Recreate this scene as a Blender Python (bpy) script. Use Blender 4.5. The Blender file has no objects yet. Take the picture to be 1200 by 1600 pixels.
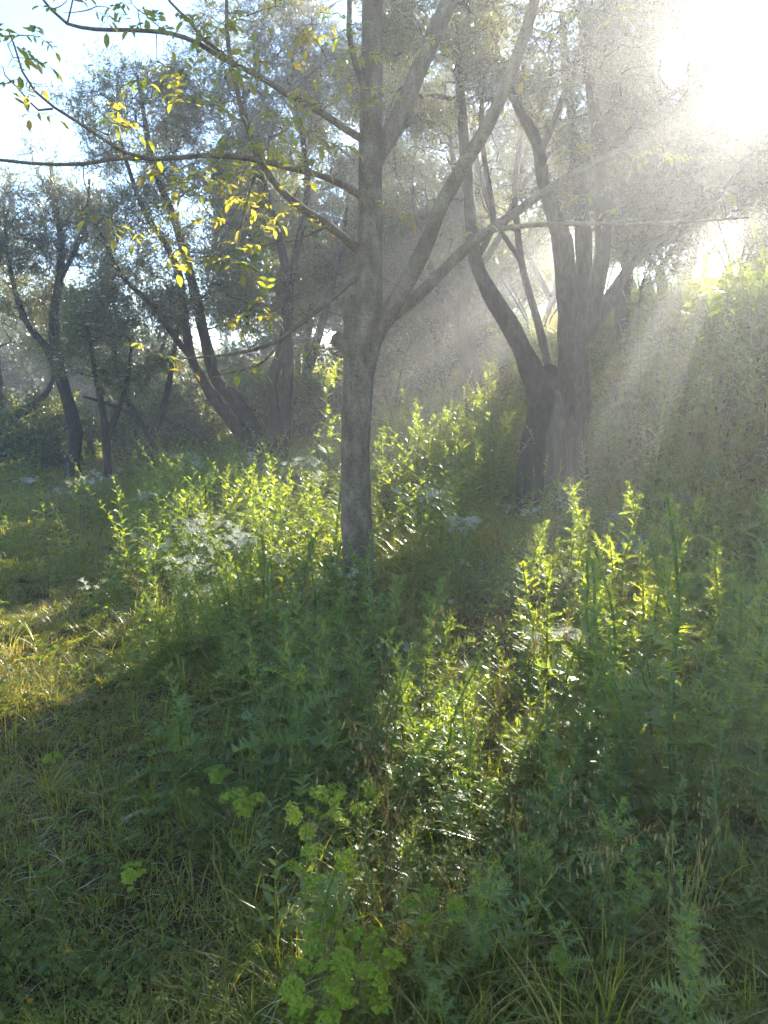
import bpy, math
import numpy as np
from mathutils import Vector

SC = bpy.context.scene
COL = SC.collection
R = math.radians

# ------------------------------------------------------------------ camera
EYE = 1.55
PITCH = R(8.5)
FOC = 1201.0                       # focal length in photograph pixels (1200 x 1600)
cam_data = bpy.data.cameras.new("camera")
cam_data.sensor_fit = 'VERTICAL'
cam_data.sensor_height = 36.0
cam_data.lens = 36.0 * FOC / 1600.0
cam_data.clip_start = 0.05
cam_data.clip_end = 600.0
cam = bpy.data.objects.new("camera", cam_data)
COL.objects.link(cam)
cam.location = (0, 0, EYE)
cam.rotation_euler = (R(90) - PITCH, 0, 0)
SC.camera = cam

def ray(px, py):
    cx = (px - 600.0) / FOC
    cy = (800.0 - py) / FOC
    ca, sa = math.cos(PITCH), math.sin(PITCH)
    return np.array([cx, ca + cy * sa, -sa + cy * ca])

def at(px, py, Y):
    d = ray(px, py)
    p = d * (Y / d[1])
    return np.array([p[0], p[1], p[2] + EYE])

# ------------------------------------------------------------------ light
SUN = ray(1262, 50)
SUN = SUN / np.linalg.norm(SUN)
elev = math.asin(SUN[2])
azim = math.atan2(SUN[0], SUN[1])          # clockwise from +Y
world = bpy.data.worlds.new("World")
SC.world = world
world.use_nodes = True
wn = world.node_tree
wn.nodes.clear()
sky = wn.nodes.new('ShaderNodeTexSky')
sky.sky_type = 'NISHITA'
sky.sun_disc = False
sky.sun_elevation = elev
sky.sun_rotation = azim
sky.altitude = 200
sky.air_density = 1.0
sky.dust_density = 0.05
sky.ozone_density = 4.2
bg = wn.nodes.new('ShaderNodeBackground')
bg.inputs['Strength'].default_value = 0.065
wo = wn.nodes.new('ShaderNodeOutputWorld')
wn.links.new(sky.outputs[0], bg.inputs['Color'])
wn.links.new(bg.outputs[0], wo.inputs['Surface'])

sl = bpy.data.lights.new("sun", 'SUN')
sl.energy = 5.0
sl.angle = R(0.5)
sl.color = (1.0, 0.93, 0.80)
so = bpy.data.objects.new("sun", sl)
so.rotation_euler = Vector(SUN).to_track_quat('Z', 'Y').to_euler()
so.location = (0, 0, 30)
COL.objects.link(so)

SC.view_settings.view_transform = 'Standard'
SC.view_settings.look = 'None'
SC.view_settings.exposure = 3.0
SC.view_settings.gamma = 1.0
SC.render.engine = 'CYCLES'
cy = SC.cycles
cy.max_bounces = 6
cy.diffuse_bounces = 4
cy.glossy_bounces = 1
cy.transmission_bounces = 3
cy.volume_bounces = 0
cy.transparent_max_bounces = 4
cy.sample_clamp_indirect = 4.0
cy.caustics_reflective = False
cy.caustics_refractive = False
cy.use_denoising = True
cy.use_adaptive_sampling = True
cy.adaptive_threshold = 0.02

# ------------------------------------------------------------------ terrain
def softplus(s, k=1.3):
    return np.log1p(np.exp(np.clip(s * k, -40, 40))) / k

def sstep(e0, e1, v):
    t = np.clip((v - e0) / (e1 - e0), 0, 1)
    return t * t * (3 - 2 * t)

def height(x, y):
    x = np.asarray(x, float); y = np.asarray(y, float)
    s = 0.55 * (y - 9.0) + 0.85 * x - 1.2
    h = softplus(s) * 0.35
    h = 4.2 * np.tanh(h / 4.2)
    # steeper bank on the right
    h = h + 1.25 * sstep(2.4, 5.2, x + 0.12 * (y - 8)) * sstep(5.0, 8.0, y) * (1 - 0.5 * sstep(14, 22, y))
    h = h + 0.06 * np.clip(y - 40, 0, None)
    h = h + 0.05 * np.sin(x * 1.3 + 0.4) * np.sin(y * 1.1 + 1.0) + 0.025 * np.sin(x * 3.1 + y * 2.3) + 0.02 * np.sin(x * 2.2 - y * 3.7)
    h = h + 0.06 * sstep(-1.2, 0.6, x + 0.38 * (y - 1.7)) * (1 - sstep(5, 9, y))
    return h

# ------------------------------------------------------------------ materials
def new_mat(name):
    m = bpy.data.materials.new(name)
    m.use_nodes = True
    m.node_tree.nodes.clear()
    return m, m.node_tree.nodes, m.node_tree.links

def ramp(nodes, stops):
    r = nodes.new('ShaderNodeValToRGB')
    els = r.color_ramp.elements
    while len(els) < len(stops):
        els.new(0.5)
    for e, (p, c) in zip(els, stops):
        e.position = p
        e.color = (c[0], c[1], c[2], 1)
    return r

def leaf_mat(name, cols, tcols, tfac, rough=0.45, gloss=0.07, nscale=0.8, nmix=0.5, edge=0.22):
    """cols / tcols: colour stops (random per leaf) for the reflected and transmitted light"""
    m, N, L = new_mat(name)
    geo = N.new('ShaderNodeNewGeometry')
    tc = N.new('ShaderNodeTexCoord')
    noi = N.new('ShaderNodeTexNoise')
    noi.inputs['Scale'].default_value = nscale
    noi.inputs['Detail'].default_value = 3
    L.new(geo.outputs['Position'], noi.inputs['Vector'])
    st = N.new('ShaderNodeMapRange')
    st.inputs['From Min'].default_value = 0.3
    st.inputs['From Max'].default_value = 0.7
    L.new(noi.outputs['Fac'], st.inputs['Value'])
    mx = N.new('ShaderNodeMix')
    mx.data_type = 'FLOAT'
    mx.inputs[0].default_value = nmix
    L.new(geo.outputs['Random Per Island'], mx.inputs[2])
    L.new(st.outputs[0], mx.inputs[3])
    n = len(cols)
    r1 = ramp(N, [(i / (n - 1), c) for i, c in enumerate(cols)])
    n2 = len(tcols)
    r2 = ramp(N, [(i / (n2 - 1), c) for i, c in enumerate(tcols)])
    L.new(mx.outputs[0], r1.inputs[0])
    L.new(mx.outputs[0], r2.inputs[0])
    d = N.new('ShaderNodeBsdfDiffuse')
    t = N.new('ShaderNodeBsdfTranslucent')
    g = N.new('ShaderNodeBsdfGlossy')
    g.inputs['Roughness'].default_value = rough
    g.inputs['Color'].default_value = (0.9, 0.95, 0.9, 1)
    L.new(r1.outputs[0], d.inputs['Color'])
    L.new(r2.outputs[0], t.inputs['Color'])
    m1 = N.new('ShaderNodeMixShader')
    m1.inputs[0].default_value = tfac
    L.new(d.outputs[0], m1.inputs[1]); L.new(t.outputs[0], m1.inputs[2])
    lw = N.new('ShaderNodeLayerWeight')
    lw.inputs['Blend'].default_value = 0.12
    mul = N.new('ShaderNodeMath'); mul.operation = 'MULTIPLY_ADD'
    mul.inputs[1].default_value = edge
    mul.inputs[2].default_value = gloss * 0.3
    L.new(lw.outputs['Fresnel'], mul.inputs[0])
    m2 = N.new('ShaderNodeMixShader')
    L.new(mul.outputs[0], m2.inputs[0])
    L.new(m1.outputs[0], m2.inputs[1]); L.new(g.outputs[0], m2.inputs[2])
    o = N.new('ShaderNodeOutputMaterial')
    L.new(m2.outputs[0], o.inputs['Surface'])
    return m

def bark_mat(name, c0, c1, c2, scale=14, bump=0.5, stretch=0.35, speck=0.0, dist=0.02):
    m, N, L = new_mat(name)
    geo = N.new('ShaderNodeNewGeometry')
    mp = N.new('ShaderNodeMapping')
    mp.inputs['Scale'].default_value = (1, 1, stretch)
    L.new(geo.outputs['Position'], mp.inputs['Vector'])
    n1 = N.new('ShaderNodeTexNoise')
    n1.inputs['Scale'].default_value = scale
    n1.inputs['Detail'].default_value = 8
    n1.inputs['Roughness'].default_value = 0.65
    L.new(mp.outputs[0], n1.inputs['Vector'])
    r = ramp(N, [(0.3, c0), (0.5, c1), (0.72, c2)])
    L.new(n1.outputs['Fac'], r.inputs[0])
    n2 = N.new('ShaderNodeTexNoise')
    n2.inputs['Scale'].default_value = 75
    n2.inputs['Detail'].default_value = 4
    L.new(geo.outputs['Position'], n2.inputs['Vector'])
    r2 = ramp(N, [(0.52, (1, 1, 1)), (0.62, (1 - speck,) * 3)])
    L.new(n2.outputs['Fac'], r2.inputs[0])
    mm = N.new('ShaderNodeMix'); mm.data_type = 'RGBA'; mm.blend_type = 'MULTIPLY'
    mm.inputs[0].default_value = 1
    L.new(r.outputs[0], mm.inputs[6]); L.new(r2.outputs[0], mm.inputs[7])
    b = N.new('ShaderNodeBsdfPrincipled')
    b.inputs['Roughness'].default_value = 0.85
    b.inputs['Specular IOR Level'].default_value = 0.25
    L.new(mm.outputs[2], b.inputs['Base Color'])
    bp = N.new('ShaderNodeBump')
    bp.inputs['Strength'].default_value = bump
    bp.inputs['Distance'].default_value = dist
    L.new(n1.outputs['Fac'], bp.inputs['Height'])
    bp2 = N.new('ShaderNodeBump')
    bp2.inputs['Strength'].default_value = bump * 0.5
    bp2.inputs['Distance'].default_value = 0.004
    L.new(n2.outputs['Fac'], bp2.inputs['Height'])
    L.new(bp.outputs[0], bp2.inputs['Normal'])
    L.new(bp2.outputs[0], b.inputs['Normal'])
    o = N.new('ShaderNodeOutputMaterial')
    L.new(b.outputs[0], o.inputs['Surface'])
    return m

M = {}
M['walnut_bark'] = bark_mat('smooth_grey_bark', (0.07, 0.050, 0.030), (0.145, 0.108, 0.066), (0.25, 0.20, 0.135), 10, 0.9, 0.5, 0.4)
M['olive_bark'] = bark_mat('olive_bark', (0.016, 0.012, 0.008), (0.046, 0.035, 0.023), (0.10, 0.080, 0.056), 24, 1.0, 0.38, 0.5, 0.05)
M['bare_wood'] = bark_mat('weathered_wood', (0.045, 0.032, 0.020), (0.11, 0.080, 0.050), (0.20, 0.15, 0.10), 16, 0.6, 0.08, 0.3)
M['twig'] = bark_mat('twig_bark', (0.05, 0.04, 0.03), (0.10, 0.085, 0.065), (0.16, 0.14, 0.11), 20, 0.2, 1, 0.2)
M['olive_leaf'] = leaf_mat('olive_leaf', [(0.065, 0.072, 0.025), (0.108, 0.114, 0.042), (0.162, 0.159, 0.066), (0.259, 0.244, 0.116)],
                           [(0.105, 0.137, 0.015), (0.231, 0.221, 0.038), (0.378, 0.326, 0.076)], 0.36, 0.36, 0.16)
M['walnut_leaf'] = leaf_mat('young_compound_leaf', [(0.035, 0.065, 0.015), (0.06, 0.10, 0.02), (0.12, 0.13, 0.025), (0.14, 0.10, 0.03)],
                            [(0.16, 0.24, 0.015), (0.42, 0.46, 0.02), (0.60, 0.48, 0.03), (0.62, 0.30, 0.04)], 0.55, 0.35, 0.08, 1.6, 0.5)
M['far_leaf'] = leaf_mat('hill_tree_leaf', [(0.059, 0.074, 0.020), (0.092, 0.111, 0.031), (0.162, 0.159, 0.058)],
                         [(0.126, 0.179, 0.015), (0.252, 0.273, 0.038), (0.399, 0.347, 0.069)], 0.38, 0.4, 0.1)
M['grass'] = leaf_mat('grass_blade', [(0.085, 0.102, 0.014), (0.154, 0.154, 0.016), (0.240, 0.195, 0.027), (0.450, 0.260, 0.057)],
                      [(0.226, 0.314, 0.018), (0.541, 0.544, 0.024), (0.900, 0.693, 0.048)], 0.45, 0.4, 0.07)
M['clover'] = leaf_mat('low_herb_leaf', [(0.056, 0.082, 0.011), (0.106, 0.127, 0.015), (0.168, 0.163, 0.021)],
                       [(0.135, 0.231, 0.014), (0.293, 0.396, 0.018), (0.541, 0.528, 0.024)], 0.42, 0.45, 0.05)
M['straw'] = leaf_mat('dry_straw', [(0.121, 0.077, 0.023), (0.242, 0.160, 0.052), (0.399, 0.278, 0.101)],
                      [(0.218, 0.130, 0.036), (0.436, 0.280, 0.086)], 0.25, 0.7, 0.01, 0.8, 0.5, 0.02)
M['yellow_grass'] = leaf_mat('sun_dried_grass', [(0.16, 0.15, 0.03), (0.24, 0.20, 0.05), (0.34, 0.26, 0.09)],
                      [(0.42, 0.42, 0.03), (0.62, 0.52, 0.05), (0.75, 0.55, 0.12)], 0.5, 0.5, 0.04)
M['feather'] = leaf_mat('feathery_leaf', [(0.070, 0.098, 0.015), (0.127, 0.139, 0.021), (0.184, 0.171, 0.029)],
                        [(0.204, 0.314, 0.018), (0.450, 0.495, 0.024), (0.765, 0.660, 0.036)], 0.45, 0.45, 0.05)
M['thistle'] = leaf_mat('thistle_leaf', [(0.068, 0.112, 0.029), (0.113, 0.152, 0.037), (0.179, 0.204, 0.051)],
                        [(0.258, 0.414, 0.018), (0.559, 0.655, 0.024), (0.900, 0.897, 0.036)], 0.46, 0.38, 0.12)
M['thistle_stem'] = leaf_mat('thistle_stem', [(0.072, 0.120, 0.042), (0.120, 0.180, 0.060)], [(0.280, 0.420, 0.028), (0.476, 0.588, 0.056)], 0.3, 0.5, 0.06)
M['spurge'] = leaf_mat('lime_bract', [(0.153, 0.214, 0.014), (0.225, 0.286, 0.019), (0.355, 0.357, 0.022)],
                       [(0.289, 0.434, 0.012), (0.467, 0.571, 0.020), (0.644, 0.639, 0.020)], 0.42, 0.5, 0.05, 3.0)
M['spurge_stem'] = leaf_mat('brownish_stem', [(0.14, 0.11, 0.05), (0.19, 0.17, 0.06)], [(0.2, 0.2, 0.05), (0.25, 0.25, 0.05)], 0.15, 0.5, 0.06)
M['white_petal'] = leaf_mat('white_petal', [(0.62, 0.60, 0.45), (0.80, 0.79, 0.68)], [(0.60, 0.62, 0.45), (0.8, 0.8, 0.65)], 0.45, 0.5, 0.03)
M['orange_petal'] = leaf_mat('orange_petal', [(0.75, 0.28, 0.01), (0.85, 0.42, 0.01)], [(0.8, 0.35, 0.01), (0.85, 0.5, 0.02)], 0.4, 0.5, 0.03)

def ground_material():
    m, N, L = new_mat('soil_and_litter')
    geo = N.new('ShaderNodeNewGeometry')
    n1 = N.new('ShaderNodeTexNoise'); n1.inputs['Scale'].default_value = 1.1; n1.inputs['Detail'].default_value = 6
    n2 = N.new('ShaderNodeTexNoise'); n2.inputs['Scale'].default_value = 24; n2.inputs['Detail'].default_value = 8
    n2.inputs['Roughness'].default_value = 0.7
    for n in (n1, n2):
        L.new(geo.outputs['Position'], n.inputs['Vector'])
    r1 = ramp(N, [(0.35, (0.052, 0.050, 0.009)), (0.52, (0.085, 0.062, 0.016)), (0.68, (0.145, 0.10, 0.032))])
    r2 = ramp(N, [(0.3, (0.35, 0.35, 0.35)), (0.55, (1, 1, 1)), (0.75, (1.5, 1.35, 1.1))])
    L.new(n1.outputs['Fac'], r1.inputs[0]); L.new(n2.outputs['Fac'], r2.inputs[0])
    mm = N.new('ShaderNodeMix'); mm.data_type = 'RGBA'; mm.blend_type = 'MULTIPLY'; mm.inputs[0].default_value = 1
    L.new(r1.outputs[0], mm.inputs[6]); L.new(r2.outputs[0], mm.inputs[7])
    b = N.new('ShaderNodeBsdfPrincipled'); b.inputs['Roughness'].default_value = 0.95
    b.inputs['Specular IOR Level'].default_value = 0.15
    L.new(mm.outputs[2], b.inputs['Base Color'])
    bp = N.new('ShaderNodeBump'); bp.inputs['Strength'].default_value = 0.9; bp.inputs['Distance'].default_value = 0.05
    L.new(n2.outputs['Fac'], bp.inputs['Height']); L.new(bp.outputs[0], b.inputs['Normal'])
    o = N.new('ShaderNodeOutputMaterial'); L.new(b.outputs[0], o.inputs['Surface'])
    return m
M['ground'] = ground_material()

def rock_material():
    return bark_mat('pale_rock', (0.13, 0.12, 0.10), (0.22, 0.20, 0.17), (0.34, 0.32, 0.28), 9, 0.8, 1, 0.3)
M['rock'] = rock_material()

# ------------------------------------------------------------------ mesh building
class MB:
    def __init__(s):
        s.v = []; s.f = []; s.n = 0
    def add(s, v, faces):
        v = np.asarray(v, np.float32).reshape(-1, 3)
        for fa in faces:
            fa = np.asarray(fa, np.int64)
            if fa.size:
                s.f.append(fa + s.n)
        s.v.append(v)
        s.n += len(v)
    def tpl(s):
        V = np.concatenate(s.v)
        by = {}
        for fa in s.f:
            by.setdefault(fa.shape[1], []).append(fa)
        return V, [np.concatenate(x) for x in by.values()]
    def inst(s, tpl, Mx, T):
        V, F = tpl
        K = len(T)
        if K == 0:
            return
        vv = np.einsum('kij,nj->kni', Mx, V) + np.asarray(T)[:, None, :]
        offs = s.n + np.arange(K, dtype=np.int64) * len(V)
        for fa in F:
            s.f.append((fa[None] + offs[:, None, None]).reshape(-1, fa.shape[1]))
        s.v.append(vv.reshape(-1, 3).astype(np.float32))
        s.n += K * len(V)
    def mesh(s, name, mat, origin=(0, 0, 0), smooth=False):
        V, F = s.tpl()
        V = V - np.asarray(origin, np.float32)
        me = bpy.data.meshes.new(name)
        me.vertices.add(len(V))
        me.vertices.foreach_set('co', V.astype(np.float32).ravel())
        loops = np.concatenate([f.ravel() for f in F]).astype(np.int32)
        tot = np.concatenate([np.full(len(f), f.shape[1]) for f in F])
        start = np.concatenate([[0], np.cumsum(tot)[:-1]]).astype(np.int32)
        me.loops.add(len(loops))
        me.loops.foreach_set('vertex_index', loops)
        me.polygons.add(len(tot))
        me.polygons.foreach_set('loop_start', start)
        me.polygons.foreach_set('use_smooth', np.full(len(tot), smooth))
        me.update(calc_edges=True)
        me.materials.append(mat)
        return me
    def build(s, name, mat, parent=None, origin=(0, 0, 0), smooth=False):
        o = bpy.data.objects.new(name, s.mesh(name, mat, origin, smooth))
        COL.objects.link(o)
        if parent is not None:
            o.parent = parent
        return o

def tag(o, label=None, cat=None, group=None, kind=None):
    if label: o['label'] = label
    if cat: o['category'] = cat
    if group: o['group'] = group
    if kind: o['kind'] = kind
    return o

def empty(name, loc):
    o = bpy.data.objects.new(name, None)
    o.location = tuple(float(c) for c in loc)
    o.empty_display_size = 0.2
    COL.objects.link(o)
    return o

def copy_tree(o, parent=None):
    c = o.copy()
    COL.objects.link(c)
    c.parent = parent
    for ch in list(o.children):
        copy_tree(ch, c)
    return c

def norm(a):
    a = np.asarray(a, float)
    return a / (np.linalg.norm(a, axis=-1, keepdims=True) + 1e-12)

def frames(d, spin, scale=1.0):
    """rotation matrices taking +Z to d, spun about it"""
    d = norm(d)
    ref = np.where(np.abs(d[:, 2:3]) > 0.9, np.array([[1.0, 0, 0]]), np.array([[0, 0, 1.0]]))
    x = norm(np.cross(ref, d))
    y = np.cross(d, x)
    c, s_ = np.cos(spin)[:, None], np.sin(spin)[:, None]
    X = c * x + s_ * y
    Y = np.cross(d, X)
    Mx = np.stack([X, Y, d], axis=2)
    return Mx * np.asarray(scale).reshape(-1, 1, 1) if np.ndim(scale) else Mx * scale

def tube(mb, pts, rad, sides=8, lumps=0.0, seed=0, cap=True):
    pts = np.asarray(pts, float); rad = np.asarray(rad, float)
    n = len(pts)
    t = norm(np.gradient(pts, axis=0))
    u = np.cross(t[0], [0.3, 0.2, 1.0] if abs(t[0][2]) < 0.9 else [1.0, 0, 0]); u /= np.linalg.norm(u)
    U = np.zeros((n, 3)); U[0] = u
    for i in range(1, n):
        u = u - t[i] * np.dot(u, t[i])
        u /= np.linalg.norm(u) + 1e-12
        U[i] = u
    W = np.cross(t, U)
    a = np.linspace(0, 2 * math.pi, sides, endpoint=False)
    rr = np.repeat(rad[:, None], sides, 1)
    if lumps:
        q = np.random.default_rng(seed)
        s = np.concatenate([[0], np.cumsum(np.linalg.norm(np.diff(pts, axis=0), axis=1))])[:, None]
        ln = np.zeros_like(rr)
        for k, am in ((2, 1.0), (3, 0.9), (5, 0.6), (8, 0.35), (13, 0.2)):
            ph = q.uniform(0, 6.28); tw = q.uniform(-1.5, 1.5); fr = q.uniform(1.0, 3.5)
            ln += am * np.sin(k * a[None] + ph + tw * s) * (0.6 + 0.4 * np.sin(fr * s + q.uniform(0, 6)))
        ln += 0.7 * np.sin(7 * s + ph) + 0.4 * np.sin(15 * s + 2 * a[None])
        rr = rr * (1 + lumps * ln)
    V = pts[:, None] + rr[..., None] * (np.cos(a)[None, :, None] * U[:, None] + np.sin(a)[None, :, None] * W[:, None])
    V = V.reshape(-1, 3)
    i = np.arange(n - 1)[:, None] * sides
    j = np.arange(sides)[None]
    j2 = (j + 1) % sides
    F = np.stack([i + j, i + j2, i + sides + j2, i + sides + j], -1).reshape(-1, 4)
    fl = [F]
    if cap:
        c = len(V)
        V = np.concatenate([V, [pts[-1] + t[-1] * rad[-1] * 0.35]])
        b = (n - 1) * sides
        fl.append(np.stack([b + np.arange(sides), b + (np.arange(sides) + 1) % sides, np.full(sides, c)], -1))
    mb.add(V, fl)

def spline(P, rad, step=0.12):
    """Catmull-Rom resampling of a polyline with radii"""
    P = np.asarray(P, float); rad = np.asarray(rad, float)
    Q = np.concatenate([[2 * P[0] - P[1]], P, [2 * P[-1] - P[-2]]])
    out, ro = [], []
    for i in range(len(P) - 1):
        L = np.linalg.norm(P[i + 1] - P[i])
        k = max(1, int(L / step))
        for j in range(k):
            t = j / k
            p0, p1, p2, p3 = Q[i], Q[i + 1], Q[i + 2], Q[i + 3]
            out.append(0.5 * ((2 * p1) + (-p0 + p2) * t + (2 * p0 - 5 * p1 + 4 * p2 - p3) * t * t + (-p0 + 3 * p1 - 3 * p2 + p3) * t ** 3))
            ro.append(rad[i] * (1 - t) + rad[i + 1] * t)
    out.append(P[-1]); ro.append(rad[-1])
    return np.array(out), np.array(ro)

# ------------------------------------------------------------------ leaf-spray templates
def diamond(base, d, side, L, W, droop=0.0):
    d = norm(d); side = norm(side)
    tip = base + d * L + np.array([0, 0, -droop * L])
    mid = base + d * L * 0.48 + np.array([0, 0, -droop * L * 0.2])
    return [base, mid + side * W * 0.5, tip, mid - side * W * 0.5]

def olive_spray(q, L=0.34, nl=15, ll=0.062, lw=0.015, side_twigs=2):
    leaf, wood = MB(), MB()
    V, F = [], []
    def one(base, d0, L, nl):
        d = norm(d0)
        pts = [np.array(base, float)]
        for i in range(5):
            d = norm(d + q.normal(0, 0.12, 3))
            pts.append(pts[-1] + d * L / 5)
        pts = np.array(pts)
        tube(wood, pts, np.linspace(0.0022, 0.0009, 6), 3, cap=False)
        for k in range(nl):
            t = (0.12 + 0.88 * k / nl) * 5
            i = min(4, int(t)); p = pts[i] + (pts[i + 1] - pts[i]) * (t - i)
            ax = norm(pts[i + 1] - pts[i])
            a = q.uniform(0, 6.28)
            u = norm(np.cross(ax, [0.31, 0.5, 0.2])); w = np.cross(ax, u)
            o = u * math.cos(a) + w * math.sin(a)
            dd = norm(ax * q.uniform(0.5, 1.1) + o)
            s = np.cross(dd, q.normal(0, 1, 3))
            z = q.uniform(0.7, 1.2)
            V.extend(diamond(p, dd, s, ll * z, lw * z, q.uniform(0, 0.12)))
            F.append([len(V) - 4, len(V) - 3, len(V) - 2, len(V) - 1])
        return pts
    pts = one((0, 0, 0), (0, 0, 1), L, nl)
    for s in range(side_twigs):
        b = pts[q.integers(1, 4)]
        one(b, (q.normal(0, 1), q.normal(0, 1), 1.0), L * 0.55, nl // 2)
    leaf.add(V, [F])
    return leaf.tpl(), wood.tpl()

q0 = np.random.default_rng(11)
SPRAYS = [olive_spray(q0) for _ in range(6)]
FAR_SPRAYS = [olive_spray(q0, L=0.5, nl=13, ll=0.10, lw=0.035, side_twigs=2) for _ in range(4)]

# shafts of open air through the crowns, where the sun reaches the ground and the plants
BEAMS = []
def beam(p, r):
    BEAMS.append((np.array(p, float), r))
beam(at(-20, 985, 4.9), 1.0)
beam(at(0, 1070, 4.1), 0.35)       # bright trodden grass at left
beam(at(40, 800, 9.0), 0.55)
beam(at(300, 860, 5.6), 0.6)
beam(at(340, 880, 5.0), 0.65)
beam(at(230, 900, 5.0), 0.35)
beam(at(240, 548, 4.7), 0.4)
beam(at(385, 572, 4.75), 0.3)
beam(at(200, 190, 4.5), 0.28)
beam(at(1040, 245, 5.5), 0.12)      # white umbels
beam(at(390, 820, 6.1), 0.5)
beam(at(200, 900, 5.4), 0.36)
beam(at(700, 650, 10.5), 1.6)
beam(at(20, 850, 6.8), 0.45)     # bright weeds on the slope
beam(at(620, 700, 8.6), 0.5)
beam(at(780, 610, 12.0), 1.5)
beam(at(740, 680, 10.0), 0.9)
beam(at(515, 720, 7.0), 0.35)
beam(at(900, 880, 4.6), 0.7)
beam(at(960, 800, 4.5), 0.4)
beam(at(840, 1060, 3.6), 0.2)
beam(at(1180, 1250, 2.6), 0.3)      # thistle clump
beam(at(1130, 1150, 3.1), 0.42)
beam(at(560, 1270, 2.3), 0.3)
beam(at(1040, 540, 13.0), 0.8)
beam(at(400, 420, 5.2), 0.7)      # yellow leaf clusters
beam(at(390, 560, 5.2), 0.35)
beam(at(30, 600, 18.0), 1.6)
beam((0, 0, EYE), 0.9)             # the lens itself looks past the crowns towards the sun

def in_beam(P, fuzz):
    m = np.zeros(len(P), bool)
    for c, r in BEAMS:
        d = P - c
        t = d @ SUN
        perp = np.linalg.norm(d - t[:, None] * SUN, axis=1)
        m |= (perp < r * fuzz) & (t > 0.3)
    return m

# ------------------------------------------------------------------ tree grower
def grow(scaffold, crowns, q, up=0.5, min_z=1.0):
    """branches reaching from the scaffold to points spread through the crown volumes"""
    P, own, Rr = [], [], []
    for pts, rad in scaffold:
        for p, r in zip(pts, rad):
            if p[2] > min_z:
                P.append(p); own.append(-1); Rr.append(r)
    P = np.array(P); own = np.array(own); Rr = np.array(Rr)
    A = []
    for c, rad, n in crowns:
        d = norm(q.normal(0, 1, (n, 3))) * (q.uniform(0.05, 1, (n, 1)) ** 0.42)
        a = np.array(c) + d * np.array(rad)
        # clumps: pull points towards a few clump centres
        k = max(3, n // 16)
        cen = a[q.integers(0, n, k)]
        i = np.argmin(np.linalg.norm(a[:, None] - cen[None], axis=2), 1)
        a = a + (cen[i] - a) * 0.35
        A.append(a)
    A = np.concatenate(A)
    d0 = np.min(np.linalg.norm(A[:, None] - P[None], axis=2), 1)
    A = A[np.argsort(d0)]
    segs = []
    for a in A:
        dv = a - P
        dist = np.linalg.norm(dv, axis=1)
        cost = dist + up * np.clip(P[:, 2] - a[2] + 0.3 * dist, 0, None)
        i = int(np.argmin(cost))
        L = dist[i]
        if L < 0.05:
            continue
        s = P[i]
        m = (s + a) / 2 + q.normal(0, 0.10, 3) * L + np.array([0, 0, 0.10 * L])
        k = max(3, int(L / 0.16))
        t = np.linspace(0, 1, k + 1)[:, None]
        pts = (1 - t) ** 2 * s + 2 * t * (1 - t) * m + t * t * a
        pts[1:-1] += q.normal(0, 0.012, (k - 1, 3))
        segs.append([pts, own[i], 1, Rr[i]])
        b = len(segs) - 1
        P = np.concatenate([P, pts[1:]])
        own = np.concatenate([own, np.full(k, b)])
        Rr = np.concatenate([Rr, np.full(k, 0.0)])
    for b in range(len(segs) - 1, -1, -1):
        pa = segs[b][1]
        if pa >= 0:
            segs[pa][2] += segs[b][2]
    out = []
    for b, (pts, pa, fl, r0) in enumerate(segs):
        r = 0.0042 * math.sqrt(fl) + 0.0012
        if pa < 0 and r0 > 0:
            r = min(r, r0 * 0.8)
        out.append((pts, np.linspace(r, 0.0028, len(pts))))
    return out

SUNH = SUN[:2] / np.linalg.norm(SUN[:2])
def thin_zone(P):
    """upper parts of the crowns towards the sun, thinned on purpose to let sunlight into the air before the camera"""
    u = P[:, :2] @ SUNH
    v = P[:, 0] * SUNH[1] - P[:, 1] * SUNH[0]
    return (P[:, 2] > (u - 1.5) * math.tan(elev)) & (v > -2.2) & (v < 4.5)

def add_sprays(branches, q, mbl, mbw, per, templates, scale=(0.8, 1.25), droop=0.25, carve=True, thin=0.5):
    T, D = [], []
    for pts, rad in branches:
        n = len(pts)
        for _ in range(per):
            i = q.integers(max(1, n // 3), n)
            ax = norm(pts[i] - pts[i - 1])
            d = norm(ax * 0.7 + q.normal(0, 0.65, 3) + np.array([0, 0, -droop + 0.25]))
            T.append(pts[i]); D.append(d)
    T = np.array(T); D = np.array(D)
    if carve:
        keep = ~in_beam(T + D * 0.15, q.uniform(0.75, 1.2, len(T)))
        keep &= ~(thin_zone(T) & (q.uniform(size=len(T)) > thin))
        T, D = T[keep], D[keep]
    if not len(T):
        return
    which = q.integers(0, len(templates), len(T))
    sc = q.uniform(scale[0], scale[1], len(T))
    Mx = frames(D, q.uniform(0, 6.28, len(T)), sc)
    for k, (lt, wt) in enumerate(templates):
        m = which == k
        mbl.inst(lt, Mx[m], T[m])
        if mbw is not None:
            mbw.inst(wt, Mx[m], T[m])

def wood_tubes(mb, branches, thin=0.006):
    for pts, rad in branches:
        tube(mb, pts, rad, 6 if rad[0] > 0.012 else (4 if rad[0] > thin else 3), cap=False)

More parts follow.
